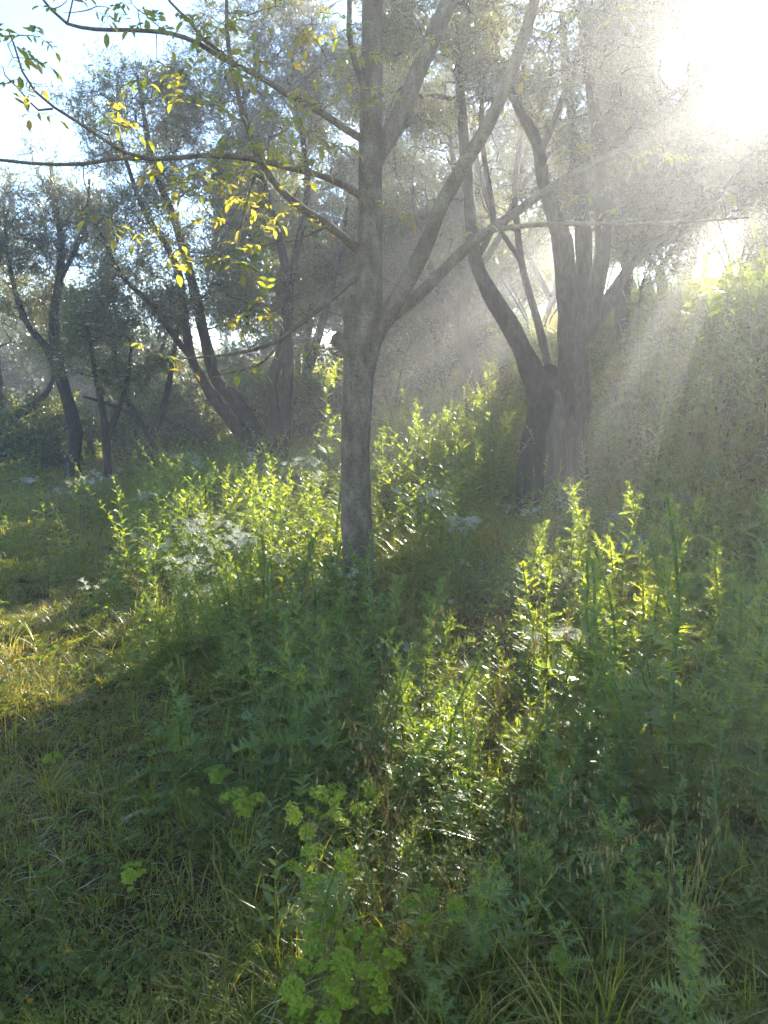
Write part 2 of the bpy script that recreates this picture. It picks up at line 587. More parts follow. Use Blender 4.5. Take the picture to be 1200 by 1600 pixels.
def make_tree(name, label, cat, stems, crowns, seed, bark, leafm, per=6, templates=None, group=None, lumps=0.07,
              min_z=None, base=None, sides=14, scale=(0.8, 1.25), leaves=True, carve=True, thin=0.4):
    """stems: list of (points, radii); the first `limb_from` are trunks, the rest limbs grown into it"""
    q = np.random.default_rng(seed)
    if base is None:
        base = stems[0][0][0]
    base = np.array([base[0], base[1], float(height(base[0], base[1]))])
    root = empty(name, base)
    tag(root, label, cat, group)
    sc = [spline(p, r, 0.10) for p, r in stems]
    tr = MB()
    for i, (p, r) in enumerate(sc):
        tube(tr, p, r, sides if r[0] > 0.03 else 8, lumps if r[0] > 0.02 else 0.02, seed + i)
    zmin = base[2] + 1.3 if min_z is None else min_z
    br = grow(sc, crowns, q, min_z=zmin)
    if leaves:
        kept = [b for b in br if not in_beam(b[0][-1:], np.array([0.8]))[0]]
        if len(kept) > 0.35 * len(br):
            br = kept
    wb = tr; lf = MB()
    wood_tubes(wb, br)
    if leaves:
        add_sprays(br, q, lf, wb, per, templates or SPRAYS, scale, carve=carve, thin=thin)
    wb.build('trunk', bark, root, base, True)
    if leaves and lf.n:
        lf.build('crown', leafm, root, base)
    return root, br

def pxs(lst, Y, yv=None):
    """pixel polyline [(px, py, rpx)] at depth Y (or per-point depth list) to points and radii in metres"""
    P, r = [], []
    for i, e in enumerate(lst):
        y = Y if yv is None else yv[i]
        P.append(at(e[0], e[1], y)); r.append(e[2] / FOC * y)
    return np.array(P), np.array(r)

# ------------------------------------------------------------------ ground sheet
def build_ground():
    def axis(a, b, fine_a, fine_b, fs, cs):
        return np.unique(np.concatenate([np.arange(a, fine_a, cs), np.arange(fine_a, fine_b, fs), np.arange(fine_b, b + cs, cs)]))
    xs = axis(-75, 75, -9, 9, 0.12, 1.5)
    ys = axis(-15, 90, 0, 20, 0.12, 1.5)
    X, Y = np.meshgrid(xs, ys)
    q = np.random.default_rng(3)
    Z = height(X, Y) + q.normal(0, 0.008, X.shape) - 0.01
    V = np.stack([X, Y, Z], -1).reshape(-1, 3)
    nx, ny = len(xs), len(ys)
    i = np.arange(ny - 1)[:, None] * nx + np.arange(nx - 1)[None]
    F = np.stack([i, i + 1, i + nx + 1, i + nx], -1).reshape(-1, 4)
    mb = MB(); mb.add(V, [F])
    o = mb.build('ground', M['ground'], None, (0, 0, 0), True)
    tag(o, kind='structure')
build_ground()

# ------------------------------------------------------------------ ground cover (stuff)
def path_mask(x, y):
    """1 on the short trodden grass at the left, 0 among the tall weeds"""
    xb = -0.25 - 0.50 * (np.minimum(y, 4.8) - 1.7) - 0.27 * np.clip(y - 4.8, 0, None) + 0.12 * np.sin(y * 2.1)
    return 1 - sstep(-0.25, 0.35, x - xb)

def scatter(q, n, y0, y1, pw=1.0, margin=1.2, wmax=99):
    u = q.uniform(0, 1, n)
    if pw == 1.0:
        y = y0 + (y1 - y0) * u
    else:
        a = 1 - pw
        y = (y0 ** (a + 1) + (y1 ** (a + 1) - y0 ** (a + 1)) * u) ** (1 / (a + 1)) if a != -1 else y0 * (y1 / y0) ** u
    w = np.minimum(0.52 * y + margin, wmax)
    x = q.uniform(-1, 1, n) * w
    return x, y

def blades(q, n, hmin, hmax, width, spread, lean=0.5, seg=4):
    mb = MB()
    a = q.uniform(0, 6.28, n); r = q.uniform(0, spread, n)
    bx, by = np.cos(a) * r, np.sin(a) * r
    d = a + q.normal(0, 0.7, n)
    h = q.uniform(hmin, hmax, n)
    le = np.abs(q.normal(lean, 0.35, n)) * h
    tw = d + math.pi / 2 + q.normal(0, 0.5, n)
    w = width * q.uniform(0.6, 1.3, n)
    V = []
    for k in range(seg + 1):
        t = k / seg
        ox = bx + np.cos(d) * le * t ** 1.8
        oy = by + np.sin(d) * le * t ** 1.8
        oz = h * (t - 0.30 * t * t * np.clip(le / h, 0, 1.6))
        ww = w * (1 - t ** 1.6) * 0.5 + 0.00025
        V.append(np.stack([np.stack([ox - np.cos(tw) * ww, oy - np.sin(tw) * ww, oz], -1),
                           np.stack([ox + np.cos(tw) * ww, oy + np.sin(tw) * ww, oz], -1)], 1))
    V = np.stack(V, 1).reshape(-1, 3)
    b = np.arange(n)[:, None] * (2 * (seg + 1)) + np.arange(seg)[None] * 2
    F = np.stack([b, b + 1, b + 3, b + 2], -1).reshape(-1, 4)
    mb.add(V, [F])
    return mb.tpl()

def roundleaf(mb, c, nrm, r, q, k=7, notch=False):
    nrm = norm(nrm); u = norm(np.cross(nrm, [0.2, 0.9, 0.1])); w = np.cross(nrm, u)
    a = np.linspace(0, 2 * math.pi, k, endpoint=False) + q.uniform(0, 1)
    rr = r * q.uniform(0.85, 1.1, k)
    ring = c + (np.cos(a)[:, None] * u + np.sin(a)[:, None] * w) * rr[:, None] + nrm * r * 0.22
    V = np.concatenate([[c], ring])
    F = np.stack([np.zeros(k, int), 1 + np.arange(k), 1 + (np.arange(k) + 1) % k], -1)
    mb.add(V, [F])

def clover_patch(q, n=12, r=0.07, hmax=0.07, lr=0.010):
    mb = MB()
    for _ in range(n):
        a, rad = q.uniform(0, 6.28), r * math.sqrt(q.uniform())
        z = q.uniform(0.015, hmax)
        c = np.array([math.cos(a) * rad, math.sin(a) * rad, z])
        tilt = np.array([q.normal(0, 0.3), q.normal(0, 0.3), 1])
        b = q.uniform(0, 6.28)
        sz = lr * q.uniform(0.6, 1.25)
        for k in range(3):
            o = np.array([math.cos(b + k * 2.09), math.sin(b + k * 2.09), 0]) * sz
            roundleaf(mb, c + o, tilt + o * 25, sz * 0.95, q, 5)
    return mb.tpl()

def feather_leaf(mb, base, d, L, q, n=9, W=0.32, dw=0.30, droop=0.35, wid=0.42):
    """a twice-cut leaf: pinnae along a rachis, each with small lobes"""
    d = norm(d)
    s = norm(np.cross(d, [0, 0, 1]) + q.normal(0, 0.15, 3))
    up = np.cross(s, d)
    V, F = [], []
    for k in range(1, n + 1):
        t = k / n
        p = base + d * L * t + np.array([0, 0, -droop * L * t * t])
        pl = L * W * (1 - 0.85 * t) * (0.55 + 0.45 * min(1, t * 4)) + L * 0.02
        for sg in (-1, 1):
            pd = norm(s * sg + d * 0.65 + up * q.uniform(-0.1, 0.25))
            for m in range(3):
                c = p + pd * pl * (m + 0.6) / 3
                for g in (-1, 1):
                    dd = norm(pd + d * g * 0.8 - (pd * 0.3))
                    V.extend(diamond(c, dd, np.cross(dd, up), pl * dw, pl * dw * wid))
                    F.append([len(V) - 4, len(V) - 3, len(V) - 2, len(V) - 1])
    # rachis
    e = base + d * L + np.array([0, 0, -droop * L])
    m_ = base + d * L * 0.5 + np.array([0, 0, -droop * L * 0.25])
    w = s * L * 0.008
    i = len(V)
    V.extend([base - w, base + w, m_ + w, m_ - w, e])
    F.append([i, i + 1, i + 2, i + 3])
    mb.add(V, [F, [[i + 3, i + 2, i + 4]]])

def spiny_leaf(mb, base, d, L, W, q, lobes=6, droop=0.5, up0=0.0):
    """a thistle leaf: midrib with jagged, pointed lobes on both sides"""
    d = norm(d)
    s = norm(np.cross(d, [0, 0, 1]) + q.normal(0, 0.12, 3))
    nu = np.cross(s, d)
    t = np.linspace(0, 1, lobes * 2 + 1)
    mid = base + d * L * t[:, None] + np.array([0, 0, 1.0]) * (up0 * L * t - droop * L * t * t)[:, None]
    V = list(mid); F = []
    for k in range(lobes):
        tt = (k + 0.5) / lobes
        w = W * (math.sin(math.pi * min(1, tt * 0.86 + 0.13)) ** 0.8 + 0.12)
        for sg in (-1, 1):
            m0, m1, m2 = 2 * k, 2 * k + 1, 2 * k + 2
            a = mid[m0] + s * sg * w * q.uniform(0.8, 1.1) + d * L * 0.10 + nu * w * q.uniform(-0.1, 0.45)
            b = mid[m1] + s * sg * w * q.uniform(0.45, 0.75) + d * L * 0.13 + nu * w * q.uniform(-0.2, 0.3)
            i = len(V)
            V.extend([a, b])
            F.append([m0, i, m1] if sg > 0 else [m0, m1, i])
            F.append([m1, i + 1, m2] if sg > 0 else [m1, m2, i + 1])
    V.append(mid[-1] + d * L * 0.08)
    mb.add(np.array(V), [F])

def lance_leaf(mb, base, d, L, W, q, droop=0.3):
    d = norm(d)
    s = norm(np.cross(d, [0, 0, 1]) + q.normal(0, 0.2, 3))
    z = np.array([0, 0, 1.0])
    P = [base, base + d * L * 0.35 - z * droop * L * .1, base + d * L * 0.72 - z * droop * L * .5, base + d * L - z * droop * L]
    V = [P[0], P[1] + s * W * .5, P[1] - s * W * .5, P[2] + s * W * .38, P[2] - s * W * .38, P[3]]
    mb.add(V, [[[0, 1, 2], [3, 5, 4]], [[1, 3, 4, 2]]])

def build_cover():
    q = np.random.default_rng(21)
    # --- grass
    mb = MB()
    near = [blades(q, 14, 0.03, 0.12, 0.0035, 0.05, 0.8, 4) for _ in range(4)]
    tall = [blades(q, 12, 0.10, 0.30, 0.0045, 0.05, 0.55, 5) for _ in range(4)]
    far = [blades(q, 12, 0.10, 0.32, 0.012, 0.12, 0.5, 3) for _ in range(3)]
    def put(tp, x, y, sc, fl=1.0):
        K = len(x)
        z = height(x, y)
        a = q.uniform(0, 6.28, K)
        Mx = np.zeros((K, 3, 3))
        Mx[:, 0, 0] = np.cos(a) * sc; Mx[:, 0, 1] = -np.sin(a) * sc
        Mx[:, 1, 0] = np.sin(a) * sc; Mx[:, 1, 1] = np.cos(a) * sc
        Mx[:, 2, 2] = sc * fl
        T = np.stack([x, y, z - 0.01], -1)
        w = q.integers(0, len(tp), K)
        for k in range(len(tp)):
            mb.inst(tp[k], Mx[w == k], T[w == k])
    def patch(x, y, f=1.0, ph=0.0):
        return 0.5 + 0.5 * np.sin(x * 2.3 * f + 1.7 * np.sin(y * 1.3 * f + ph) + ph) * np.sin(y * 1.9 * f + 1.3 * np.sin(x * 1.7 * f) + 2 * ph)
    x, y = scatter(q, 11500, 0.9, 7.5, 1.5)
    k = q.uniform(size=len(x)) < 0.35 + 0.65 * patch(x, y, 1.6)
    put(near, x[k], y[k], q.uniform(0.6, 1.3, k.sum()))
    x, y = scatter(q, 2400, 1.1, 8, 1.2)
    k = q.uniform(size=len(x)) < (1 - 0.93 * path_mask(x, y)) * (0.25 + 0.75 * patch(x, y, 1.1, 1.0))
    put(tall, x[k], y[k], q.uniform(0.6, 1.25, k.sum()))
    x, y = scatter(q, 15000, 6.5, 32, 1.5, 2.5)
    s = q.uniform(0.6, 1.3, len(x)) * (1 - 0.5 * path_mask(x, y)) * (1 + 0.02 * y)
    put(far, x, y, s)
    o = mb.build('grass', M['grass']); tag(o, 'green grass blades growing over the shaded ground and slope', 'grass', kind='stuff')
    mb = MB()
    yg = [blades(q, 13, 0.03, 0.11, 0.004, 0.06, 0.6, 4) for _ in range(4)]
    x, y = scatter(q, 7500, 3.4, 8.5, 1.1, 1.0)
    k = (q.uniform(size=len(x)) < path_mask(x + 0.5, y) * 0.9 * (0.3 + 0.7 * patch(x, y, 1.7, 2.0)) * sstep(3.4, 4.1, y))
    put(yg, x[k], y[k], q.uniform(0.6, 1.3, k.sum()))
    o = mb.build('yellow_grass', M['yellow_grass']); tag(o, 'short yellowed grass in the sunlit clearing at the left', 'grass', kind='stuff')
    # --- clover and other low round-leaved herbs
    mb = MB()
    cl = [clover_patch(q, 14, 0.08, 0.06, 0.0075) for _ in range(5)]
    clb = [clover_patch(q, 10, 0.10, 0.13, 0.013) for _ in range(3)]
    x, y = scatter(q, 5200, 1.0, 7.0, 1.3)
    k = q.uniform(size=len(x)) < 0.15 + 0.85 * patch(x, y, 1.9, 2.2)
    put(cl, x[k], y[k], q.uniform(0.7, 1.4, k.sum()))
    x, y = scatter(q, 1700, 1.2, 12.0, 1.2)
    k = q.uniform(size=len(x)) < (0.9 - 0.6 * path_mask(x, y)) * sstep(1.2, 4.5, y)
    put(clb, x[k], y[k], q.uniform(0.7, 1.6, k.sum()))
    o = mb.build('clover', M['clover']); tag(o, 'low clover and round leaved herbs covering the ground', 'clover', kind='stuff')
    # --- dry straw
    mb = MB()
    st = [blades(q, 10, 0.015, 0.06, 0.0028, 0.10, 2.3, 4) for _ in range(4)]
    st2 = [blades(q, 8, 0.10, 0.30, 0.003, 0.06, 1.1, 5) for _ in range(3)]
    x, y = scatter(q, 6500, 0.9, 8.0, 1.35)
    k = q.uniform(size=len(x)) < 0.12 + 0.8 * patch(x, y, 1.3, 4.0) ** 2 + 1.0 * path_mask(x, y) * sstep(3.0, 4.2, y) * (1 - sstep(5.5, 6.5, y))
    put(st, x[k], y[k], q.uniform(0.8, 1.6, k.sum()))
    x, y = scatter(q, 1000, 1.2, 12.0, 1.2)
    k = q.uniform(size=len(x)) < np.where(x > 0.2, 0.5, 0.2) * (1 - 0.8 * path_mask(x, y))
    put(st2, x[k], y[k], q.uniform(0.7, 1.5, k.sum()))
    # wild oats: arching stalks with drooping spikelets
    oats = []
    for _ in range(4):
        t = MB()
        for j in range(4):
            a = q.uniform(0, 6.28); H = q.uniform(0.35, 0.7); ln = q.uniform(0.1, 0.3)
            tt = np.linspace(0, 1, 9)
            P = np.stack([np.cos(a) * ln * tt ** 2.5, np.sin(a) * ln * tt ** 2.5, H * (tt - 0.12 * tt ** 4)], -1) + np.array([q.normal(0, 0.02), q.normal(0, 0.02), 0])
            tube(t, P, np.linspace(0.0014, 0.0006, 9), 3, cap=False)
            V, F = [], []
            for k in range(14):
                i = 5 + k // 5; p = P[i] + (P[min(8, i + 1)] - P[i]) * (k % 5) / 5
                b = q.uniform(0, 6.28); e = p + np.array([math.cos(b) * 0.02, math.sin(b) * 0.02, -0.006])
                V.extend(diamond(e, (math.cos(b) * .3, math.sin(b) * .3, -1), (math.sin(b), -math.cos(b), 0.1), 0.022, 0.005))
                F.append([len(V) - 4, len(V) - 3, len(V) - 2, len(V) - 1])
                V.extend([p, e, e + [0.0006, 0, 0], p + [0.0006, 0, 0]]); F.append([len(V) - 4, len(V) - 3, len(V) - 2, len(V) - 1])
            t.add(np.array(V), [F])
        oats.append(t.tpl())
    x, y = scatter(q, 1100, 1.5, 12.0, 1.3)
    k = q.uniform(size=len(x)) < np.where(x > -0.3, 0.32, 0.3) * (1 - path_mask(x - 0.2, y))
    put(oats, x[k], y[k], q.uniform(0.6, 1.3, k.sum()))
    # tangled dry brush on the steep bank at right
    bq = [blades(q, 14, 0.12, 0.6, 0.006, 0.30, 1.9, 6) for _ in range(4)]
    x = q.uniform(2.6, 11, 1700); y = q.uniform(6.2, 16, 1700)
    k = (x + 0.12 * (y - 8) > 2.6 + q.uniform(-0.3, 0.6, len(x)))
    put(bq, x[k], y[k], q.uniform(0.6, 1.3, k.sum()), 0.8)
    o = mb.build('dry_straw', M['straw']); tag(o, 'dry straw and dead stems tangled in the grass and on the bank', 'straw', kind='stuff')
    # --- fallen leaves
    mb = MB()
    x, y = scatter(q, 5200, 0.9, 9.0, 1.4)
    K = len(x)
    V0 = np.array([[0, -1, 0], [0.42, -0.2, 0.22], [0, 1, 0.05], [-0.42, -0.1, 0.25], [0, 0, 0]], float)
    Fl = [np.array([[0, 1, 4], [1, 2, 4], [2, 3, 4], [3, 0, 4]])]
    dn = norm(np.stack([q.normal(0, 0.45, K), q.normal(0, 0.45, K), np.ones(K)], -1))
    mb.inst((V0, Fl), frames(dn, q.uniform(0, 6.28, K), q.uniform(0.008, 0.024, K)), np.stack([x, y, height(x, y) + q.uniform(0.002, 0.035, K)], -1))
    o = mb.build('fallen_leaves', M['straw']); tag(o, 'small dead brown leaves lying scattered in the grass', 'leaves', kind='stuff')
    # --- feathery weeds
    mb = MB()
    ft = []
    for _ in range(5):
        t = MB()
        for k in range(6):
            a = q.uniform(0, 6.28)
            e = q.uniform(0.3, 1.3)
            feather_leaf(t, np.array([0, 0, 0.01]), (math.cos(a), math.sin(a), e), q.uniform(0.10, 0.22), q, 7)
        ft.append(t.tpl())
    x, y = scatter(q, 4000, 1.1, 7.5, 1.35)
    k = q.uniform(size=len(x)) < (1 - 0.8 * path_mask(x, y)) * (0.3 + 0.7 * patch(x, y, 1.4, 5.0))
    put(ft, x[k], y[k], q.uniform(0.6, 1.4, k.sum()))
    x, y = scatter(q, 1800, 6.5, 18, 1.2, 2.0)
    k = q.uniform(size=len(x)) < 1 - 0.6 * path_mask(x, y)
    put(ft, x[k], y[k], q.uniform(1.2, 2.6, k.sum()))
    o = mb.build('feathery_weeds', M['feather']); tag(o, 'low feathery leaved weeds spread among the grass', 'weeds', kind='stuff')
    # --- tall leafy weeds too many to count
    mb = MB()
    tw = []
    for kk in range(6):
        t = MB()
        H = q.uniform(0.35, 0.75)
        lean = q.normal(0, 0.16, 2)
        pts = np.array([[lean[0] * s_ ** 2, lean[1] * s_ ** 2, H * s_] for s_ in np.linspace(0, 1, 6)])
        tube(t, pts, np.linspace(0.004, 0.0015, 6), 4, cap=False)
        nlv = int(H / 0.028)
        for j in range(nlv):
            s_ = 0.08 + 0.92 * j / nlv
            p = np.array([lean[0] * s_ ** 2, lean[1] * s_ ** 2, H * s_])
            a = j * 2.4 + q.normal(0, 0.3)
            L = 0.14 * (1 - s_) + 0.035
            dd = (math.cos(a), math.sin(a), 0.5 + 0.7 * s_)
            if kk % 2:
                spiny_leaf(t, p, dd, L, L * 0.24, q, 4, 0.4)
            else:
                lance_leaf(t, p, dd, L, L * 0.28, q)
        tw.append(t.tpl())
    x, y = scatter(q, 2300, 1.5, 7.5, 1.45, 1.0)
    k = q.uniform(size=len(x)) < (1 - path_mask(x - 0.25, y)) * (0.25 + 0.75 * patch(x, y, 0.9, 3.0))
    x, y = x[k], y[k]
    near_tree = np.exp(-((x + 0.15) ** 2 / 0.3 + (y - 4.6) ** 2 / 1.2))
    put(tw, x, y, q.uniform(0.45, 1.0, len(x)) * (0.62 + 0.35 * sstep(2.0, 5.0, y)) * (1 - 0.45 * near_tree))
    x, y = scatter(q, 2600, 6.8, 17, 1.3, 1.5)
    k = q.uniform(size=len(x)) < (1 - 0.85 * path_mask(x, y)) * (0.3 + 0.7 * patch(x, y, 0.8, 1.0)) * np.where(x > 3.3, 0.15, 1)
    put(tw, x[k], y[k], q.uniform(0.8, 1.5, k.sum()))
    x = q.uniform(2.6, 10, 1300); y = q.uniform(6.0, 15, 1300)
    k = np.sin(x * 1.9 + 1) * np.sin(y * 1.6) + q.normal(0, 0.4, 1300) > 0.05
    put(tw, x[k], y[k], q.uniform(0.6, 1.9, k.sum()))
    x = q.uniform(-5.2, -0.6, 950); y = q.uniform(5.8, 12.5, 950)
    k = path_mask(x, y) < 0.55
    put(tw, x[k], y[k], q.uniform(0.8, 1.6, k.sum()))
    x = q.uniform(0.1, 2.8, 420); y = q.uniform(8.8, 13.5, 420)
    put(tw, x, y, q.uniform(0.9, 1.8, 420))
    x, y = scatter(q, 900, 16, 36, 1.2, 3)
    put(tw, x, y, q.uniform(1.2, 2.4, len(x)))
    o = mb.build('tall_weeds', M['thistle']); tag(o, 'mass of tall leafy green weeds on the slope between the trees', 'weeds', kind='stuff')
build_cover()

# ------------------------------------------------------------------ main tree
def compound_leaf(q, L=0.16, pairs=3, ll=0.07, lw=0.026):
    """drooping compound leaf with paired leaflets and one at the tip; +Z is the leaf stalk's direction"""
    leaf, wood = MB(), MB()
    n = 6
    pts = np.array([[0, 0.35 * L * (t ** 2), L * t] for t in np.linspace(0, 1, n)])
    tube(wood, pts, np.linspace(0.0016, 0.0009, n), 3, cap=False)
    def leaflet(b, d, s, z):
        d = norm(d); s = norm(s); u = np.cross(s, d)
        l, w = ll * z, lw * z
        V = [b, b + d * l * .3 + s * w * .42 + u * w * .15, b + d * l * .3, b + d * l * .3 - s * w * .42 + u * w * .15,
             b + d * l * .65 + s * w * .45 - u * l * .06 + u * w * .12, b + d * l * .65 - u * l * .06, b + d * l * .65 - s * w * .45 - u * l * .06 + u * w * .12,
             b + d * l - u * l * .22]
        leaf.add(V, [[[0, 1, 2], [0, 2, 3], [4, 7, 5], [5, 7, 6]], [[1, 4, 5, 2], [2, 5, 6, 3]]])
    for k in range(pairs):
        t = 0.35 + 0.6 * k / pairs
        p = np.array([0, 0.35 * L * t * t, L * t])
        for sg in (-1, 1):
            dd = np.array([sg * 0.9, 0.5 + q.normal(0, .15), 0.45 + q.normal(0, .15)])
            leaflet(p, dd, np.array([0.3 * sg, 0.2, 1.0]) - 0.1, q.uniform(0.75, 1.1))
    leaflet(pts[-1], (0, 0.8, 0.7), (1, 0, 0), 1.15)
    return leaf.tpl(), wood.tpl()

def build_main_tree():
    q = np.random.default_rng(5)
    Y = 5.2
    base = at(565, 975, Y); base[2] = float(height(base[0], base[1]))
    root = empty('ash_tree', base)
    tag(root, 'smooth grey trunked tree with forked limbs and young yellow leaves in the middle foreground', 'tree')
    mb = MB()
    tp = [(568, 1010, 30), (566, 970, 27), (562, 900, 24.5), (557, 820, 24), (555, 700, 22.5), (559, 600, 22.5), (563, 560, 26), (567, 520, 31), (573, 480, 25), (576, 440, 19.5),
          (577, 380, 18.5), (578, 300, 18), (579, 200, 16.5), (581, 100, 15.5), (582, 0, 15), (585, -130, 13), (588, -260, 9), (594, -400, 3)]
    P, r = pxs(tp, Y)
    P, r = spline(P, r, 0.05)
    trunk_line = (P, r)
    for lst in ([(565, 530, 21), (556, 500, 19), (551, 482, 17), (549, 470, 15.5), (548, 463, 14)],
                [(566, 560, 17), (548, 545, 15), (533, 534, 13), (522, 527, 11)]):
        mb = MB(); p, r = spline(*pxs(lst, Y - 0.05), 0.02)
        tube(mb, p, r, 16, 0.05, 9)
        mb.build('cut_stub', M['walnut_bark'], root, base, True)
    limbs = []
    def limb(lst, y0, y1, lump=0.015):
        ys = np.linspace(y0, y1, len(lst))
        p, r = spline(*pxs(lst, Y, ys), 0.06)
        r = r * 0.88
        limbs.append((p, r, lump))
    limb([(578, 535, 20), (600, 497, 16), (622, 465, 14.5), (650, 415, 14), (668, 375, 13.5), (690, 320, 12.5), (728, 252, 12), (765, 190, 11), (800, 110, 10), (830, 20, 9), (862, -100, 7), (900, -260, 4)], 5.2, 4.7)
    limb([(582, 528, 15), (610, 495, 12), (650, 465, 10.5), (690, 425, 10), (740, 378, 9), (800, 336, 7.5), (850, 300, 6.5), (900, 268, 5.5), (965, 235, 4), (1030, 215, 2.5)], 5.2, 5.7)
    limb([(580, 265, 12), (600, 225, 15.5), (625, 180, 15.5), (650, 120, 14.5), (680, 50, 14), (705, -5, 13), (740, -90, 11), (790, -240, 7), (830, -400, 4)], 5.2, 5.5)
    limb([(740, 378, 5), (770, 360, 4.5), (830, 352, 4.2), (900, 349, 3.8), (980, 350, 3.2), (1080, 346, 2.5), (1170, 340, 1.5)], 5.35, 5.0)
    limb([(572, 400, 8), (545, 378, 7.5), (510, 350, 7), (475, 328, 6.5), (440, 298, 6), (412, 262, 5.5), (395, 225, 5), (380, 180, 4.5), (368, 130, 4), (358, 80, 3.5), (354, 20, 3), (356, -50, 2)], 5.2, 4.7)
    limb([(572, 312, 6.5), (540, 292, 5.5), (500, 274, 5), (450, 262, 4.6), (400, 250, 4.4), (330, 243, 4.2), (255, 248, 3.9), (190, 247, 3.4), (130, 256, 3.2), (60, 256, 2.8), (0, 250, 2.6), (-70, 246, 2)], 5.2, 4.3)
    limb([(240, 248, 3.4), (200, 240, 3), (165, 220, 2.8), (120, 190, 2.6), (85, 168, 2.3), (55, 143, 2.1), (35, 112, 1.8), (22, 70, 1.5), (12, 45, 1)], 4.45, 4.1)
    limb([(82, 170, 2), (60, 172, 1.8), (45, 158, 1.5), (30, 140, 1.3), (8, 118, 1)], 4.2, 4.0)
    limb([(574, 222, 7), (545, 205, 6.2), (500, 175, 5.6), (450, 148, 5), (400, 117, 4.6), (350, 93, 4.2), (310, 68, 3.9), (265, 52, 3.6), (200, 47, 3.2), (150, 46, 3), (105, 37, 2.6), (80, 15, 2.2), (60, -10, 1.8), (50, -40, 1)], 5.2, 4.5)
    limb([(370, 102, 3.2), (345, 82, 3), (318, 62, 2.7), (295, 32, 2.4), (265, 2, 2), (250, -30, 1.5)], 4.9, 4.8)
    limb([(568, 432, 6.5), (545, 442, 5.4), (520, 465, 5), (490, 490, 4.6), (460, 513, 4), (430, 535, 3.4), (390, 548, 2.8), (340, 556, 2.2), (290, 560, 1.7), (262, 560, 1)], 5.2, 4.7)
    limb([(440, 528, 2.8), (425, 552, 2.4), (400, 572, 2), (360, 582, 1.6), (325, 592, 1.1)], 4.9, 4.7)
    limb([(575, 160, 7), (562, 120, 5.5), (550, 80, 5), (545, 40, 4.5), (546, -5, 4), (535, -60, 3)], 5.15, 4.9)
    limb([(405, 252, 2.6), (390, 300, 2.3), (380, 340, 2), (372, 380, 1.7), (368, 410, 1.2)], 4.9, 4.75)
    limb([(512, 352, 2.6), (480, 368, 2.2), (440, 380, 1.9), (400, 385, 1.6), (360, 392, 1.1)], 5.0, 4.8)
    # named leaf clusters: (px, py, Y, number of compound leaves)
    cl = [(240, 548, 4.7, 4), (285, 582, 4.7, 2), (385, 572, 4.75, 5), (350, 508, 4.8, 3), (375, 508, 4.8, 2), (372, 412, 4.8, 5), (350, 402, 4.8, 3), (415, 462, 4.9, 4), (405, 488, 4.9, 3), (432, 485, 4.9, 3),
          (412, 335, 4.85, 4), (405, 318, 4.85, 3), (345, 288, 4.8, 4), (330, 275, 4.8, 3), (375, 270, 4.8, 3), (265, 378, 4.6, 3), (258, 408, 4.6, 3), (290, 395, 4.6, 2), (395, 390, 4.8, 3),
          (170, 190, 4.5, 3), (200, 200, 4.5, 3), (222, 228, 4.5, 3), (195, 175, 4.5, 3), (160, 180, 4.5, 2), (185, 130, 4.6, 3), (225, 122, 4.6, 3), (270, 150, 4.7, 2), (335, 170, 4.7, 3), (300, 160, 4.7, 2),
          (60, 58, 4.1, 3), (30, 55, 4.1, 3), (20, 90, 4.05, 4), (35, 125, 4.05, 4), (45, 175, 4.1, 3), (5, 105, 4.0, 3), (12, 70, 4.05, 3), (140, 15, 4.5, 3), (170, 12, 4.5, 3), (205, 5, 4.6, 3), (110, -10, 4.5, 3),
          (240, 35, 4.6, 3), (262, 58, 4.6, 3), (320, 22, 4.7, 3), (340, 35, 4.7, 3), (430, 10, 4.8, 3), (460, 45, 4.9, 3), (385, 25, 4.8, 3), (345, 60, 4.75, 3), (368, 95, 4.75, 4), (390, 80, 4.8, 3), (400, 110, 4.8, 3),
          (535, 60, 4.9, 3), (512, 95, 4.95, 2), (560, 40, 4.9, 2), (480, 120, 4.9, 2), (440, 150, 4.9, 2), (690, 60, 5.1, 3), (600, 150, 5.0, 2), (620, 325, 5.2, 3), (612, 340, 5.2, 2), (730, 352, 5.2, 3), (660, 380, 5.1, 2),
          (1030, 245, 5.5, 5), (1055, 250, 5.5, 4), (1010, 245, 5.5, 3), (975, 325, 5.3, 3), (915, 302, 5.3, 2), (1120, 292, 5.2, 3), (895, 232, 5.4, 3), (480, 535, 4.9, 2), (500, 360, 5.0, 3), (455, 330, 5.0, 3), (150, 330, 4.5, 2),
          (185, 352, 4.5, 3), (225, 360, 4.6, 2), (860, 60, 5.0, 3), (820, 100, 4.9, 2), (530, 225, 5.0, 2), (300, 300, 4.7, 3), (290, 330, 4.7, 2), (330, 340, 4.7, 2), (450, 200, 4.8, 3), (420, 215, 4.8, 3),
          (250, 270, 4.5, 3), (280, 285, 4.5, 3), (310, 290, 4.5, 2), (470, 290, 5.0, 2), (100, 20, 4.4, 2), (215, 15, 4.6, 3), (490, 10, 4.9, 3)]
    LT = [compound_leaf(q, q.uniform(0.12, 0.19), int(q.integers(2, 4)), q.uniform(0.060, 0.082), q.uniform(0.029, 0.038)) for _ in range(6)]
    # extra crown beyond the frame and overhead
    extra = []
    for c, rad, n in ((at(560, -350, 5.2), (1.7, 1.3, 0.9), 40), (at(250, -150, 4.8), (1.3, 1.0, 0.6), 26), (at(860, -180, 5.2), (1.4, 1.2, 0.8), 40), (at(450, 130, 4.8), (0.9, 0.4, 0.5), 22), (at(350, 330, 5.0), (0.6, 0.4, 0.45), 14)):
        d = norm(q.normal(0, 1, (n, 3))) * (q.uniform(0.1, 1, (n, 1)) ** 0.4)
        extra += [(np.array(c) + dd * np.array(rad), 3) for dd in d]
    pts_all = [(at(a, b, c), n) for a, b, c, n in cl] + extra
